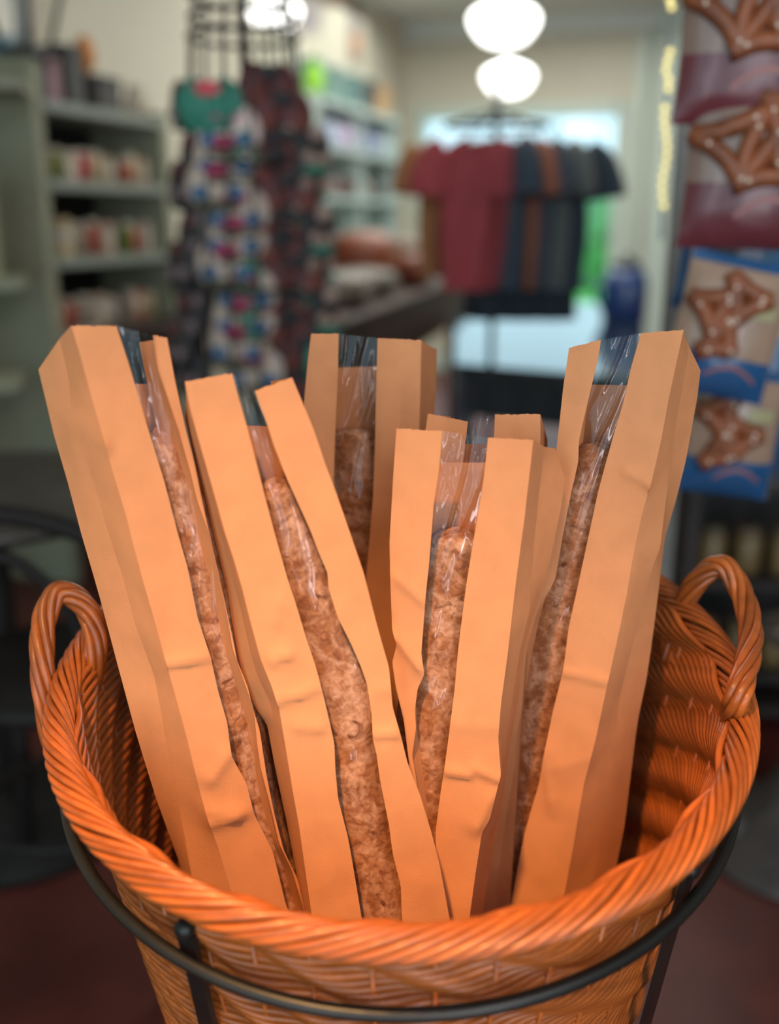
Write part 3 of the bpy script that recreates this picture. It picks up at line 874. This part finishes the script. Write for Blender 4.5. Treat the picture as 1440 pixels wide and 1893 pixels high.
for nm, x0, x1, ang, (y0, y1), cols, words in sockcols:
    k = 0; y = y0
    while y <= y1:
        f = (y - y0) / (y1 - y0)
        rad = .10 + .07 * f
        p = at(x0 + (x1 - x0) * f, y, TY - .13 + .09 * abs(math.sin(ang + math.pi / 2)))
        wob = .022 * math.sin(k * 2.1 + len(nm))
        cc = cols
        if nm == 'cream' and k == 0: cc = (TEAL, srgb(220, 85, 95), TEAL, TEAL); wl = 'teal and coral sock bundle'
        elif nm == 'cream' and k == 1: cc = (srgb(215, 190, 180), PINK, BLUE, OLV); wl = 'pale cream and pink sock bundle'
        else: wl = words
        sock_bundle(Vector((p.x + wob, p.y, p.z)), ang, (.165 if nm == 'cream' else .15) if nm in ('cream', 'maroon') else .13, .115, cc,
                    '%s, %s from the top of the %s column' % (wl, ORD[k], nm), 'socks in the %s column of the rack' % nm, nm)
        k += 1; y += 50
tot = 0
for k in range(4):          # sprigs of leaf-green and teal socks between the columns
    p = at([455, 462, 470, 590][k], [240, 480, 560, 640][k], TY - .12)
    sock_bundle(p, -1.5, .075, .09, (TEAL, TEAL, srgb(60, 110, 80), TEAL), ['upper', 'middle', 'lower', 'lowest right'][k] + ' small teal green sock bundle between columns of the spinning rack', 'small teal socks on the rack', 't')

# posters on the left wall
def wall_pt(px, py):
    d = ray(px, py); n = rt; t = (CORNER + rt * .004 - CAM).dot(n) / d.dot(n); return CAM + d * t


for i, (pxs, pys, col, col2, lab) in enumerate((((548, 592), (-30, 62), srgb(190, 175, 172), srgb(160, 150, 155), 'pale grey poster on the left wall above the shelves'),
                                              ((600, 640), (-30, 8), srgb(200, 140, 135), srgb(205, 160, 150), 'pink poster at the top of the left wall'),
                                              ((646, 666), (0, 115), srgb(150, 140, 138), srgb(205, 150, 120), 'narrow grey and orange pennant on the left wall'))):
    a, b, c2, d2 = wall_pt(pxs[0], pys[1]), wall_pt(pxs[1], pys[1]), wall_pt(pxs[1], pys[0]), wall_pt(pxs[0], pys[0])
    t = empty('poster', a, lab, 'poster')
    o2 = rt * .006
    q = MB(); q.add([a, b, c2, d2, a + o2, b + o2, c2 + o2, d2 + o2], [(0, 1, 2, 3), (4, 5, 6, 7), (0, 1, 5, 4), (1, 2, 6, 5), (2, 3, 7, 6), (3, 0, 4, 7)]); q.make('sheet', cm(col), t)
    e = rt * .008
    lo = [a.lerp(d2, .08), b.lerp(c2, .08), b.lerp(c2, .45), a.lerp(d2, .45)]
    lo = [p.lerp((a + b + c2 + d2) / 4, .12) + e for p in lo]
    q = MB(); q.add(lo, [(0, 1, 2, 3)]); q.make('print', cm(col2), t)

# white shelving farther along the left wall
MINT = mat('pale_mint_shelf', srgb(196, 210, 204), .5, noise_amt=.05)


def lw(px, py, off):
    d = ray(px, py); t = (CORNER + rt * off - CAM).dot(rt) / d.dot(rt); return CAM + d * t


sa = lw(596, 300, .36); sb = lw(738, 300, .36)
s0, s1 = (sa - CORNER).dot(-ax), (sb - CORNER).dot(-ax)       # distances from the corner
sh = empty('white_shelf_unit', (sa.x, sa.y, 0), 'pale mint shelf unit against the left wall with bright packages', 'shelf')
zs = [1.91, 1.66, 1.38, 1.1]
for z in zs: rbox(.01, .36, s1, s0, z - .035, z, bev=.004).make('shelf', MINT, sh)
for t_ in (s0 - .01, (s0 + s1) / 2, s1 + .02): rbox(.01, .35, t_ - .012, t_ + .012, .0, 1.93).make('side_panel', MINT, sh)
rbox(.005, .02, s1, s0, 0, 1.93).make('back_panel', cm(srgb(120, 130, 128)), sh)


def pack(pos, size, col, label, cat='package', name='soft_package', rz=0, fold=None, group=None):
    t = empty(name, pos, label, cat, group)
    q = MB(); q.ball((0, 0, 0), 1, size[0] / 2, size[1] / 2, size[2] / 2, 18, 12)
    q.v = [Vector((math.copysign(abs(v.x / (size[0] / 2)) ** .6, v.x) * size[0] / 2, math.copysign(abs(v.y / (size[1] / 2)) ** .6, v.y) * size[1] / 2, math.copysign(abs(v.z / (size[2] / 2)) ** .75, v.z) * size[2] / 2)) * (1 + .06 * noise.noise(v * 14)) for v in q.v]
    R = Matrix.Rotation(rz, 3, 'Z')
    q.v = [pos + R @ (v + Vector((0, 0, size[2] / 2))) for v in q.v]
    q.make('wrap', cm(col, .35), t, True)
    e = MB().box(pos + R @ Vector((0, 0, size[2] * .55)), (size[0] * .6, size[1] * 1.0, size[2] * .5), rz, bev=.01); e.make('label_patch', cm(fold or [min(1, c * 1.6 + .02) for c in col], .5), t)
    return t


random.seed(5)
scol = [(srgb(120, 150, 205), 'blue'), (srgb(205, 215, 240), 'pale blue'), (srgb(215, 190, 225), 'lilac'), (srgb(175, 180, 225), 'periwinkle'), (srgb(150, 155, 190), 'grey blue'), (srgb(190, 205, 210), 'white')]
n = 6
for k in range(n):
    tt = s0 - .10 - k * (s0 - s1 - .2) / (n - 1)
    pack(rp(.24, tt, zs[1] + .001), (.16, .17, .15), scol[k][0], '%s package on the upper shelf of the mint unit, %s from its near end' % (scol[k][1], ORD[k]), rz=-YAW, group='packages on the mint unit')
for k in range(5):
    tt = s0 - .22 - k * (s0 - s1 - .25) / 4
    col, nm = [(srgb(130, 165, 160), 'teal'), (srgb(140, 170, 165), 'sea green'), (srgb(120, 150, 150), 'grey teal'), (srgb(90, 95, 95), 'dark grey'), (srgb(200, 160, 120), 'tan')][k]
    q = rp(.22, tt, zs[0] + .001); t = empty('storage_bin', q, '%s bin on top of the mint shelf unit, %s from its near end' % (nm, ORD[k]), 'bin', 'bins on top of the mint unit')
    MB().lathe(q, [(.075, 0), (.095, .17), (.102, .17), (.102, .185), (.09, .185)], 4, Matrix.Rotation(math.pi / 4 - YAW, 3, 'Z')).make('tub', cm(col), t)
    MB().box(q + Vector((0, 0, .2)), (.14, .14, .02), -YAW, bev=.004).make('lid', cm(col), t)
for k in range(5):
    tt = s0 - .12 - k * (s0 - s1 - .25) / 4
    col, nm = [(srgb(120, 95, 90), 'brown'), (srgb(150, 130, 125), 'taupe'), (srgb(110, 70, 65), 'maroon'), (srgb(170, 160, 150), 'beige'), (srgb(95, 90, 88), 'grey')][k]
    pack(rp(.22, tt, zs[2] + .001), (.15, .16, .12), col, '%s parcel on the lower shelf of the mint unit, %s from its near end' % (nm, ORD[k]), rz=-YAW, group='parcels on the lower mint shelf')
b0 = rp(.30, s0 - .05, zs[0] + .001)
t = empty('green_bottle', b0, 'bright lime green bottle at the near end of the mint shelf top', 'bottle')
MB().lathe(b0, [(.050, 0), (.055, .02), (.055, .13), (.02, .165), (.02, .18)], 18).make('body', cm(srgb(150, 215, 40), .3), t, True)
MB().lathe(b0, [(.024, .178), (.024, .205), (1e-4, .205)], 14).make('cap', cm(srgb(80, 150, 40)), t)

# wooden display table with wrapped loaves
WOOD = mat('dark_walnut', srgb(70, 46, 38), .6, noise_amt=.4, noise_scale=6, spec=.3)
e0 = atz(648, 592, .93); e1 = atz(862, 512, .93)       # its front top edge
td = (e1 - e0); TL = td.length; td.normalize(); tn = Vector((-td.y, td.x, 0)); trz = math.atan2(td.y, td.x)


def tp(l, d, z): return Vector((e0.x, e0.y, 0)) + td * l + tn * d + Vector((0, 0, z))


tab = empty('display_table', (e0.x, e0.y, 0), 'long dark wooden display table piled with wrapped breads and packages', 'table')
l0, l1 = -.35, TL
MB().box(tp((l0 + l1) / 2, .35, .915), (l1 - l0, .72, .03), trz, bev=.004).make('tabletop', WOOD, tab)
MB().box(tp((l0 + l1) / 2, .02, .80), (l1 - l0 - .02, .03, .20), trz).make('apron', WOOD, tab)
MB().box(tp((l0 + l1) / 2, .68, .80), (l1 - l0 - .02, .03, .20), trz).make('apron', WOOD, tab)
MB().box(tp(l1 - .03, .35, .80), (.03, .62, .20), trz).make('apron', WOOD, tab)
for l in (l0 + .06, l1 - .06):
    for d in (.05, .65): MB().box(tp(l, d, .40), (.08, .08, .80), trz, bev=.006).make('leg', WOOD, tab)
goods = [(.05, .2, (.42, .28, .16), srgb(125, 88, 62), srgb(190, 178, 165), 'brown loaf in a shiny clear wrap at the near end of the display table'),
         (.55, .2, (.40, .26, .13), srgb(160, 140, 122), srgb(188, 172, 160), 'pale wrapped loaf in the middle of the display table'),
         (1.05, .22, (.42, .28, .12), srgb(140, 122, 105), srgb(165, 150, 135), 'tan wrapped loaf past the pale one on the display table'),
         (.10, .52, (.36, .2, .26), srgb(120, 92, 78), srgb(150, 118, 104), 'brown paper sack at the back of the display table'),
         (.52, .50, (.30, .2, .32), srgb(165, 75, 68), srgb(190, 110, 100), 'red package standing at the back of the display table'),
         (.95, .52, (.34, .2, .30), srgb(100, 104, 88), srgb(120, 124, 110), 'grey-green package standing at the back of the display table'),
         (1.55, .32, (.40, .28, .27), srgb(185, 95, 60), srgb(200, 115, 75), 'orange package on the far half of the display table'),
         (1.75, .12, (.26, .16, .16), srgb(170, 85, 58), srgb(185, 105, 75), 'small orange packet near the table edge below the orange package'),
         (2.15, .25, (.30, .24, .24), srgb(160, 128, 105), srgb(178, 150, 125), 'tan paper sack at the far end of the display table'),
         (1.45, .56, (.3, .16, .42), srgb(120, 50, 48), srgb(140, 70, 66), 'dark red tall package behind the orange one')]
for (l, d, sz, c1, c2, lab) in goods:
    pack(tp(l, d, .931), sz, tuple(x * .5 for x in c1), lab, 'package', 'wrapped_loaf' if 'loaf' in lab else 'soft_package', trz, tuple(x * .55 for x in c2))

# T-shirt rack
RY = 3.6
rc = at(914, 405, RY)
zsh = at(914, 268, RY).z
trk = empty('shirt_rack', (rc.x, RY, 0), 'black round clothes rack hung with T-shirts in front of the window', 'rack')
BLK2 = cm((.02, .02, .022), .35)
MB().lathe((rc.x, RY, 0), [(.22, 0), (.22, .02), (.03, .05), (.02, .06)], 24).make('base', BLK2, trk, True)
MB().tube([(rc.x, RY, .04), (rc.x, RY, at(914, 150, RY).z)], .011, 10).make('pole', BLK2, trk, True)
zr = zsh + .06
MB().tube([(rc.x + .17 * math.cos(i * math.pi / 16), RY + .17 * math.sin(i * math.pi / 16), zr) for i in range(32)], .007, 8, closed=True).make('ring', BLK2, trk, True)
for k in range(4):
    a = k * math.pi / 2 + .3
    MB().tube([(rc.x, RY, zr + .05), (rc.x + .17 * math.cos(a), RY + .17 * math.sin(a), zr)], .006, 8).make('arm', BLK2, trk, True)


def tee(cx, cy, ang, w, h, zt, col, label, thick=.035):
    """a hanging T-shirt: body with shoulders and sleeves, its plane turned by ang"""
    col = tuple(min(.8, x * 2.3) for x in col)
    c = Vector((cx, cy, zt)); d = Vector((math.cos(ang), math.sin(ang), 0)); nn = Vector((-d.y, d.x, 0))
    t = empty('t_shirt', Vector((cx, cy, zt - h)), label, 'shirt', 'T-shirts on the round rack')
    out = [(-.10, 0), (-.17, -.02), (-.34, -.05), (-.46, -.13), (-.56, -.36), (-.43, -.41), (-.36, -.27), (-.35, -.6), (-.37, -1)]
    L = out; n_ = 14
    def row(zf):
        # half width of the body at height zf (0 top, -1 hem)
        if zf > -.05: return .17 + .17 * (-zf / .05) * .9
        return .34 + .02 * math.sin(zf * 8)
    V = []; Fc = []; nr, nc = 16, 15
    for s in (1, -1):
        base = len(V)
        for j in range(nr):
            zf = -(j / (nr - 1)) ** 1.3
            hw = row(zf)
            for i in range(nc):
                u = i / (nc - 1) * 2 - 1
                th = thick * math.sqrt(max(0, 1 - u * u)) * (1 + .5 * math.sin(u * 7 + j * .4) * (-zf)) * (.4 + .6 * min(1, -zf * 5))
                V.append(c + d * u * hw * w + nn * s * th + Vector((0, 0, zf * h - (.03 if abs(u) < .25 and j == 0 else 0))))
        Fc += [(base + j * nc + i, base + j * nc + i + 1, base + (j + 1) * nc + i + 1, base + (j + 1) * nc + i) for j in range(nr - 1) for i in range(nc - 1)]
    obj('body', V, Fc, cm(col, .85), t)
    for s in (-1, 1):
        P = [c + d * s * .28 * w + Vector((0, 0, -.07 * h)), c + d * s * .40 * w + Vector((0, 0, -.12 * h)), c + d * s * .47 * w + Vector((0, 0, -.24 * h)), c + d * s * .50 * w + Vector((0, 0, -.36 * h))]
        q = MB().tube(catmull(P, 4), [.05, .055, .058, .06, .062, .064, .066, .068, .070, .071, .072, .073, .074], 12)
        q.v = [c + d * (v - c).dot(d) + nn * (v - c).dot(nn) * .55 + Vector((0, 0, (v - c).z)) for v in q.v]
        q.make('sleeve', cm(col, .85), t, True)
    q = MB().tube([c + d * .17 * w * math.cos(i * math.pi / 8) + nn * thick * .8 * math.sin(i * math.pi / 8) + Vector((0, 0, -.005 - .02 * (1 - abs(math.cos(i * math.pi / 8))))) for i in range(16)], .006, 6, closed=True)
    q.make('collar', cm([x * .8 for x in col], .85), t, True)
    MB().tube([c + Vector((0, 0, -.01)), c + Vector((0, 0, .035)), c + Vector((.014, 0, .05)), c + Vector((.0, 0, .062))], .003, 6).make('hook', BLK2, t)
    return t


MARN, DRED = srgb(128, 52, 56), srgb(110, 46, 48)
NAVY, GREYT, BRN = srgb(48, 56, 66), srgb(84, 84, 82), srgb(128, 76, 58)
f_ = lambda px: at(px, 405, RY).x
HT = .46
tee(f_(858), RY - .17, .05, .25, HT, zsh, MARN, 'maroon T-shirt facing front on the left of the round rack')
tee(f_(905), RY - .12, -.5, .25, HT, zsh + .01, DRED, 'dark red T-shirt beside the maroon one on the round rack', .04)
tee(f_(806), RY - .02, .5, .2, HT * .9, zsh - .01, srgb(120, 82, 52), 'brown T-shirt peeking out at the far left of the round rack')
tee(f_(936), RY - .14, -1.25, .24, HT, zsh, NAVY, 'navy T-shirt seen edge-on near the middle of the rack', .03)
tee(f_(962), RY - .10, -1.2, .24, HT, zsh, BRN, 'brown T-shirt seen edge-on between navy ones', .03)
tee(f_(985), RY - .09, -1.1, .24, HT, zsh, srgb(58, 62, 70), 'slate T-shirt seen edge-on right of the brown one', .03)
tee(f_(1012), RY - .06, -.95, .24, HT, zsh, GREYT, 'grey T-shirt seen edge-on on the right of the rack', .035)
tee(f_(1024), RY - .02, -.42, .32, HT * 1.02, zsh - .004, srgb(44, 50, 58), 'black T-shirt with a spread sleeve on the right of the rack', .045)
tee(f_(960), RY + .12, .2, .26, HT * 1.12, zsh - .02, srgb(36, 42, 48), 'long black T-shirt at the back of the round rack', .05)
# black skirts hanging low under the shirts
for px, lab in ((905, 'left'), (965, 'middle'), (1020, 'right')):
    p = at(px, 590, RY); z0, z1 = p.z, zsh - HT * .8
    mb = MB(); mb.lathe((p.x, RY + .02, 0), [(.085, z0), (.08, (z0 + z1) / 2), (.055, z1)], 20)
    mb.v = [Vector((v.x + .010 * math.sin(v.y * 90), v.y, v.z)) for v in mb.v]
    tag(mb.make('black_skirt', cm(srgb(58, 66, 76), .85), smooth=True, loc=(p.x, RY + .02, z0)), '%s black skirt hanging below the shirts on the round rack' % lab, 'skirt', 'skirts on the round rack')

# glossy dark table between rack and window
GLOSS = mat('glossy_black_table', (.020, .026, .036), .09, noise_amt=.2)
zt = .80
g0 = atz(842, 672, zt); g1 = atz(1190, 700, zt); g2 = atz(1190, 560, zt); g3 = atz(842, 572, zt)
gt = empty('glossy_table', ((g0.x + g1.x) / 2, (g0.y + g1.y) / 2, 0), 'glossy black table behind the shirt rack reflecting the window', 'table')
dn = Vector((0, 0, .04))
q = MB(); q.add([g0 - dn, g1 - dn, g2 - dn, g3 - dn, g0, g1, g2, g3], [(3, 2, 1, 0), (4, 5, 6, 7), (0, 1, 5, 4), (1, 2, 6, 5), (2, 3, 7, 6), (3, 0, 4, 7)]); q.make('tabletop', GLOSS, gt)
cg = (g0 + g1 + g2 + g3) / 4
for g in (g0, g1, g2, g3):
    p = g.lerp(cg, .08); MB().box((p.x, p.y, (zt - .04) / 2), (.07, .07, zt - .04), 0, bev=.005).make('leg', GLOSS, gt)
q = MB(); A_ = [g.lerp(cg, .06) for g in (g0, g1, g2, g3)]
for a, b in zip(A_, A_[1:] + A_[:1]):
    mid = (a + b) / 2; q.box((mid.x, mid.y, zt - .11), ((b - a).length, .025, .14), math.atan2((b - a).y, (b - a).x))
q.make('apron', GLOSS, gt)
# blue enamel canister
p = atz(1152, 592, zt)
can = empty('blue_canister', p, 'dark blue enamel canister with a black lid on the glossy table', 'canister')
ENA = mat('blue_enamel', srgb(44, 70, 125), .16, coat=.6)
sc_ = p.y / F
MB().lathe(p, [(36 * sc_, 0), (40 * sc_, 6 * sc_), (41 * sc_, 60 * sc_), (36 * sc_, 84 * sc_), (24 * sc_, 94 * sc_)], 28).make('body', ENA, can, True)
MB().lathe(p, [(26 * sc_, 92 * sc_), (27 * sc_, 100 * sc_), (14 * sc_, 108 * sc_), (6 * sc_, 112 * sc_), (6 * sc_, 118 * sc_), (1e-4, 119 * sc_)], 24).make('lid', BLK2, can, True)
MB().tube(catmull([p + Vector((-38 * sc_, -.01, 70 * sc_)), p + Vector((-52 * sc_, -.02, 50 * sc_)), p + Vector((-40 * sc_, -.01, 20 * sc_))], 5), .012, 8).make('handle', ENA, can, True)

# fairy lights on a cable
BULB = mat('warm_bulb', (1, .95, .6), .4, emit=(1, .80, .24), estr=1.25)
fy = 1.75
p0 = at(1239, -60, fy); p1 = at(1224, 420, fy)
fl = empty('fairy_lights', (p1.x, p1.y, p1.z), 'vertical string of warm yellow fairy lights beside the snack bags', 'lights')
MB().tube([(p0.x, p0.y, 2.75), p0, p1, (p1.x, p1.y, p1.z - .02)], .0025, 6).make('cable', cm((.3, .3, .28)), fl, True)
for y in [0, 14] + list(range(96, 175, 17)) + list(range(200, 395, 18)):
    p = at(1239 - 15 * (y + 60) / 480, y, fy)
    q = MB(); q.ball(p + Vector((.003 * math.sin(y), -.004, 0)), .0052, 1, 1, 1, 10, 6); q.make('bulb', BULB, fl, True)

# grey post beside the lights
pt = at(1245, 405, 1.95)
po = empty('display_post', (pt.x + .03, pt.y + .02, 0), 'grey steel display post behind the hanging snack bags', 'post')
MB().box((pt.x + .025, pt.y + .02, 1.375), (.05, .03, 2.75), 0, bev=.003).make('post', cm(srgb(120, 118, 112), .4), po)
MB().box((pt.x + .14, pt.y + .02, .04), (.30, .3, .06), 0, bev=.01).make('foot', cm(srgb(90, 88, 84), .4), po)
MB().box((pt.x + .2, pt.y + .02, (at(1400, 890, 1.97).z + 2.35) / 2), (.26, .006, 2.35 - at(1400, 890, 1.97).z), 0).make('backing_panel', cm(srgb(46, 54, 72)), po)

# hanging pretzel bags
FOIL = srgb(128, 104, 92)
PRET = mat('baked_pretzel', srgb(146, 80, 44), .5, noise_amt=.45, noise_scale=25)
SALT = cm(srgb(215, 195, 175))


def snack_bag(px, py, Y, w, h, roll, lower, label, grp, lower_f, body, pieces, badge):
    """a filled pillow bag: px, py its middle; crimped seals top and bottom"""
    c = at(px, py, Y)
    R = Matrix.Rotation(roll, 3, 'Y') @ Matrix.Rotation(-.12, 3, 'Z')
    t = empty('snack_bag', c + R @ Vector((0, 0, -h / 2)), label, 'snack bag', grp)

    def P(u, v, off=0, side=-1):
        e = max(0, 1 - abs(2 * v - 1) ** 3.5); f = max(0, 1 - abs(2 * u - 1) ** 2.6)
        d = .024 * (e ** .8) * (f ** .7) + .0012 * noise.noise(Vector((u * 9, v * 9, side + px))) + .0009
        wn = .94 + .06 * abs(2 * v - 1) ** 2
        return c + R @ Vector(((u - .5) * w * wn, side * (d + off), (v - .5) * h))

    def patch(name, u0, u1, v0, v1, off, m, nu=18, nv=18, side=-1):
        V, Fc = grid(lambda a, b: P(u0 + (u1 - u0) * a, v0 + (v1 - v0) * b, off, side), nu, nv)
        obj(name, V, Fc, m, t)
    patch('front', 0, 1, 0, 1, 0, cm(body, .22)); patch('back', 0, 1, 0, 1, 0, cm(body, .3), side=1)
    patch('lower_band', 0.01, .99, .0, lower_f, .0006, cm(lower, .25))
    patch('top_seal', 0.01, .99, .93, 1, .0006, cm(lower, .3), 12, 5)
    for (u, v, ru, rv, rot) in pieces:
        pts = []
        for i in range(40):        # a pretzel's loop: a three-lobed closed curve
            a = 2 * math.pi * i / 40
            x = ru * (math.sin(a) + .45 * math.sin(2 * a)); y = rv * (math.cos(a) * .8 - .35 * math.cos(2 * a))
            uu = u + (x * math.cos(rot) - y * math.sin(rot)); vv = v + (x * math.sin(rot) + y * math.cos(rot))
            pts.append(P(min(.97, max(.03, uu)), min(.92, max(.05, vv)), .0012))
        q = MB().tube(pts, .0125, 6, closed=True)
        q.v = [c + R @ (lambda l: Vector((l.x, l.y * 1.0, l.z)))(R.transposed() @ (v - c)) for v in q.v]
        q.make('pretzel_print', PRET, t, True)
        for i in (3, 11, 19, 29):
            s_ = MB(); s_.ball(pts[i] + R @ Vector((0, -.0115, 0)), .0034, 1, .5, 1, 6, 4); s_.make('salt_grain', SALT, t)
    if badge:
        u, v = badge; patch('badge', u, u + .28, v, v + .1, .003, cm(srgb(165, 160, 120), .4), 6, 4)
    # an arched pale line of small print, too blurred to read
    V, Fc = grid(lambda a, b: P(.36 + .5 * a, lower_f * (.45 + .28 * math.sin(math.pi * a) + .10 * b), .0012), 14, 3)
    obj('arched_line', V, Fc, cm(srgb(150, 96, 92), .5), t)
    return t


PLUM = srgb(98, 44, 50); DBLUE = srgb(34, 84, 130)
snack_bag(1392, 70, 1.40, .185, .205, .02, PLUM, 'plum pretzel bag at the top right corner, highest of the hanging bags', 'plum pretzel bags', .40, FOIL, [(.30, .68, .20, .21, .3), (.70, .74, .22, .19, -.4), (.55, .55, .20, .13, .9), (.85, .55, .12, .12, .9)], (.74, .46))
snack_bag(1396, 310, 1.40, .185, .205, .03, PLUM, 'plum pretzel bag hanging below the topmost one', 'plum pretzel bags', .40, FOIL, [(.30, .64, .20, .20, .3), (.70, .72, .22, .19, -.4), (.55, .53, .20, .13, .9), (.85, .52, .12, .12, .9)], (.74, .44))
snack_bag(1376, 470, 1.52, .19, .16, .05, DBLUE, 'blue bag mostly hidden behind the lower plum pretzel bag', 'blue pretzel bags', .9, DBLUE, [], None)
snack_bag(1345, 606, 1.40, .145, .185, .20, DBLUE, 'tilted cream pretzel bag with a blue foot, middle right', 'blue pretzel bags', .30, srgb(160, 132, 112), [(.28, .62, .15, .15, .2), (.55, .72, .16, .14, -.3), (.42, .42, .15, .12, 1.0)], (.6, .6))
snack_bag(1415, 690, 1.60, .12, .30, .22, DBLUE, 'blue bag at the right edge behind the cream pretzel bags', 'blue pretzel bags', .6, DBLUE, [], (.4, .7))
snack_bag(1352, 800, 1.46, .135, .185, .10, DBLUE, 'lowest cream pretzel bag with a blue foot at the right', 'blue pretzel bags', .30, srgb(160, 132, 112), [(.30, .66, .16, .15, .4), (.55, .5, .16, .15, -.3), (.36, .38, .15, .10, 1.0)], (.6, .62))
# the clip strip they hang on
ps = at(1372, 60, 1.455)
cs = empty('clip_strip', (ps.x, ps.y, .9), 'dark hanging strip with clips behind the pretzel bags', 'strip')
MB().box((ps.x, ps.y, 1.83), (.035, .003, 1.84), 0).make('strip', BLK2, cs)
for py in (-50, 185, 428, 500, 700):
    z = at(1372, py, 1.43).z; MB().box((ps.x, ps.y - .012, z), (.03, .022, .012), 0, bev=.002).make('clip', BLK2, cs)

# dark goods rack at the lower right
gy = 2.3
q0 = at(1290, 930, gy); q1 = at(1470, 1400, gy)
gr = empty('goods_rack', (q0.x + .15, gy, 0), 'dark wooden rack with jars at the lower right behind the basket handle', 'rack')
DKW = mat('dark_rack_wood', srgb(52, 42, 38), .6, noise_amt=.3)
ztp = at(1380, 905, gy).z
for z in (ztp, ztp - .24, ztp - .48, .08): MB().box((q0.x + .25, gy + .15, z), (.5, .3, .025), -.1, bev=.003).make('shelf', DKW, gr)
for x in (q0.x + .01, q0.x + .49): MB().box((x, gy + .15, ztp / 2), (.03, .3, ztp), -.1, bev=.003).make('side_panel', DKW, gr)
MB().box((q0.x + .25, gy + .30, ztp / 2), (.5, .01, ztp), -.1).make('back_panel', DKW, gr)
for sh_, z in ((0, ztp - .24), (1, ztp - .48)):
    for k in range(5):
        x = q0.x + .07 + k * .085; c = Vector((x, gy + .07 - .1 * (k * .085 - .18), z + .0135))
        t = empty('preserve_jar', c, '%s jar from the left on the %s shelf of the dark rack' % (ORD[k], ('upper', 'lower')[sh_]), 'jar', 'jars on the dark rack')
        MB().lathe(c, [(.032, 0), (.034, .01), (.034, .085), (.026, .098)], 16).make('body', cm(srgb(124, 102, 66), .3), t, True)
        MB().lathe(c, [(.029, .097), (.029, .115), (1e-4, .116)], 16).make('lid', cm(srgb(110, 96, 76), .4), t)

# pedestal table base at the lower right
bc = atz(1472, 1560, 0); bc.z = 0
pd = empty('pedestal_table', bc, 'dark grey round pedestal base on the red floor at the lower right', 'table')
STEEL = mat('brushed_grey_steel', srgb(92, 85, 82), .3, metal=.55, noise_amt=.2)
MB().lathe(bc, [(.215, 0), (.222, .006), (.215, .016), (.15, .05), (.09, .10), (.05, .18), (.035, .30), (.033, .46)], 48).make('pedestal', STEEL, pd, True)
ptop = .47
MB().lathe(bc, [(.05, .46), (.12, .465), (.12, .475), (1e-4, .48)], 40).make('seat_plate', STEEL, pd, True)
p = at(1365, 1470, bc.y + .25)
br = empty('floor_rail', (p.x + .1, p.y, 0), 'short chrome rail above the floor behind the basket at right', 'rail')
MB().tube([p + Vector((-.08, 0, 0)), p + Vector((.35, .05, 0))], .011, 10).make('bar', mat('chrome', (.6, .62, .66), .2, metal=1), br, True)
for dx in (-.05, .3): MB().tube([(p.x + dx, p.y + .02, 0), (p.x + dx, p.y + .02, p.z)], .009, 8).make('post', cm((.05, .05, .05)), br, True)

# black bentwood chair and round table at the lower left
BW = mat('black_bentwood', srgb(36, 31, 29), .65, noise_amt=.2, spec=.25)
tcn = atz(-30, 905, .74)
rtb = empty('round_table', (tcn.x, tcn.y, 0), 'dark round cafe table at the left behind the black chair', 'table')
MB().lathe((tcn.x, tcn.y, 0), [(1e-4, .715), (.33, .715), (.345, .725), (.345, .735), (.335, .745), (1e-4, .745)], 48).make('tabletop', mat('dark_table_top', srgb(70, 66, 60), .35, noise_amt=.2), rtb, True)
MB().tube([(tcn.x, tcn.y, .02), (tcn.x, tcn.y, .715)], .035, 14).make('post', BW, rtb, True)
MB().lathe((tcn.x, tcn.y, 0), [(.24, 0), (.24, .02), (.06, .05), (.035, .08)], 32).make('base', BW, rtb, True)
chy = 1.45
cc = at(45, 1300, chy)
ch = empty('bentwood_chair', (cc.x, chy, 0), 'black bentwood chair standing at the left behind the basket', 'chair')
zb_ = at(40, 955, chy).z
seatz = at(40, 1310, chy).z
SX = .17
def cpt(x, y, z): return Vector((cc.x + x, chy + y, z))
MB().tube(catmull([cpt(-SX, 0, seatz - .02), cpt(-SX - .005, -.02, seatz + .2), cpt(-SX * .85, -.03, zb_ - .03), cpt(0, -.03, zb_ + .012), cpt(SX * .85, -.03, zb_ - .03), cpt(SX + .005, -.02, seatz + .2), cpt(SX, 0, seatz - .02)], 8), .015, 10).make('back_frame', BW, ch, True)
MB().tube(catmull([cpt(-SX * .6, 0, seatz), cpt(-SX * .55, -.02, seatz + .16), cpt(0, -.025, zb_ - .055), cpt(SX * .55, -.02, seatz + .16), cpt(SX * .6, 0, seatz)], 8), .010, 10).make('inner_hoop', BW, ch, True)
MB().lathe((cc.x, chy + .18, 0), [(1e-4, seatz - .03), (.19, seatz - .03), (.2, seatz - .015), (.19, seatz), (1e-4, seatz + .004)], 36).make('seat', BW, ch, True)
for a, b in ((-1, 0), (1, 0), (-1, 1), (1, 1)):
    MB().tube([cpt(a * (SX if not b else .13), .02 if not b else .32, seatz - .02), cpt(a * (SX + .03 if not b else .17), -.03 if not b else .37, .005)], .016, 10).make('leg', BW, ch, True)
MB().tube([cpt(.15 * math.cos(i * math.pi / 12), .17 + .16 * math.sin(i * math.pi / 12), seatz * .5) for i in range(24)], .009, 8, closed=True).make('stretcher_ring', BW, ch, True)
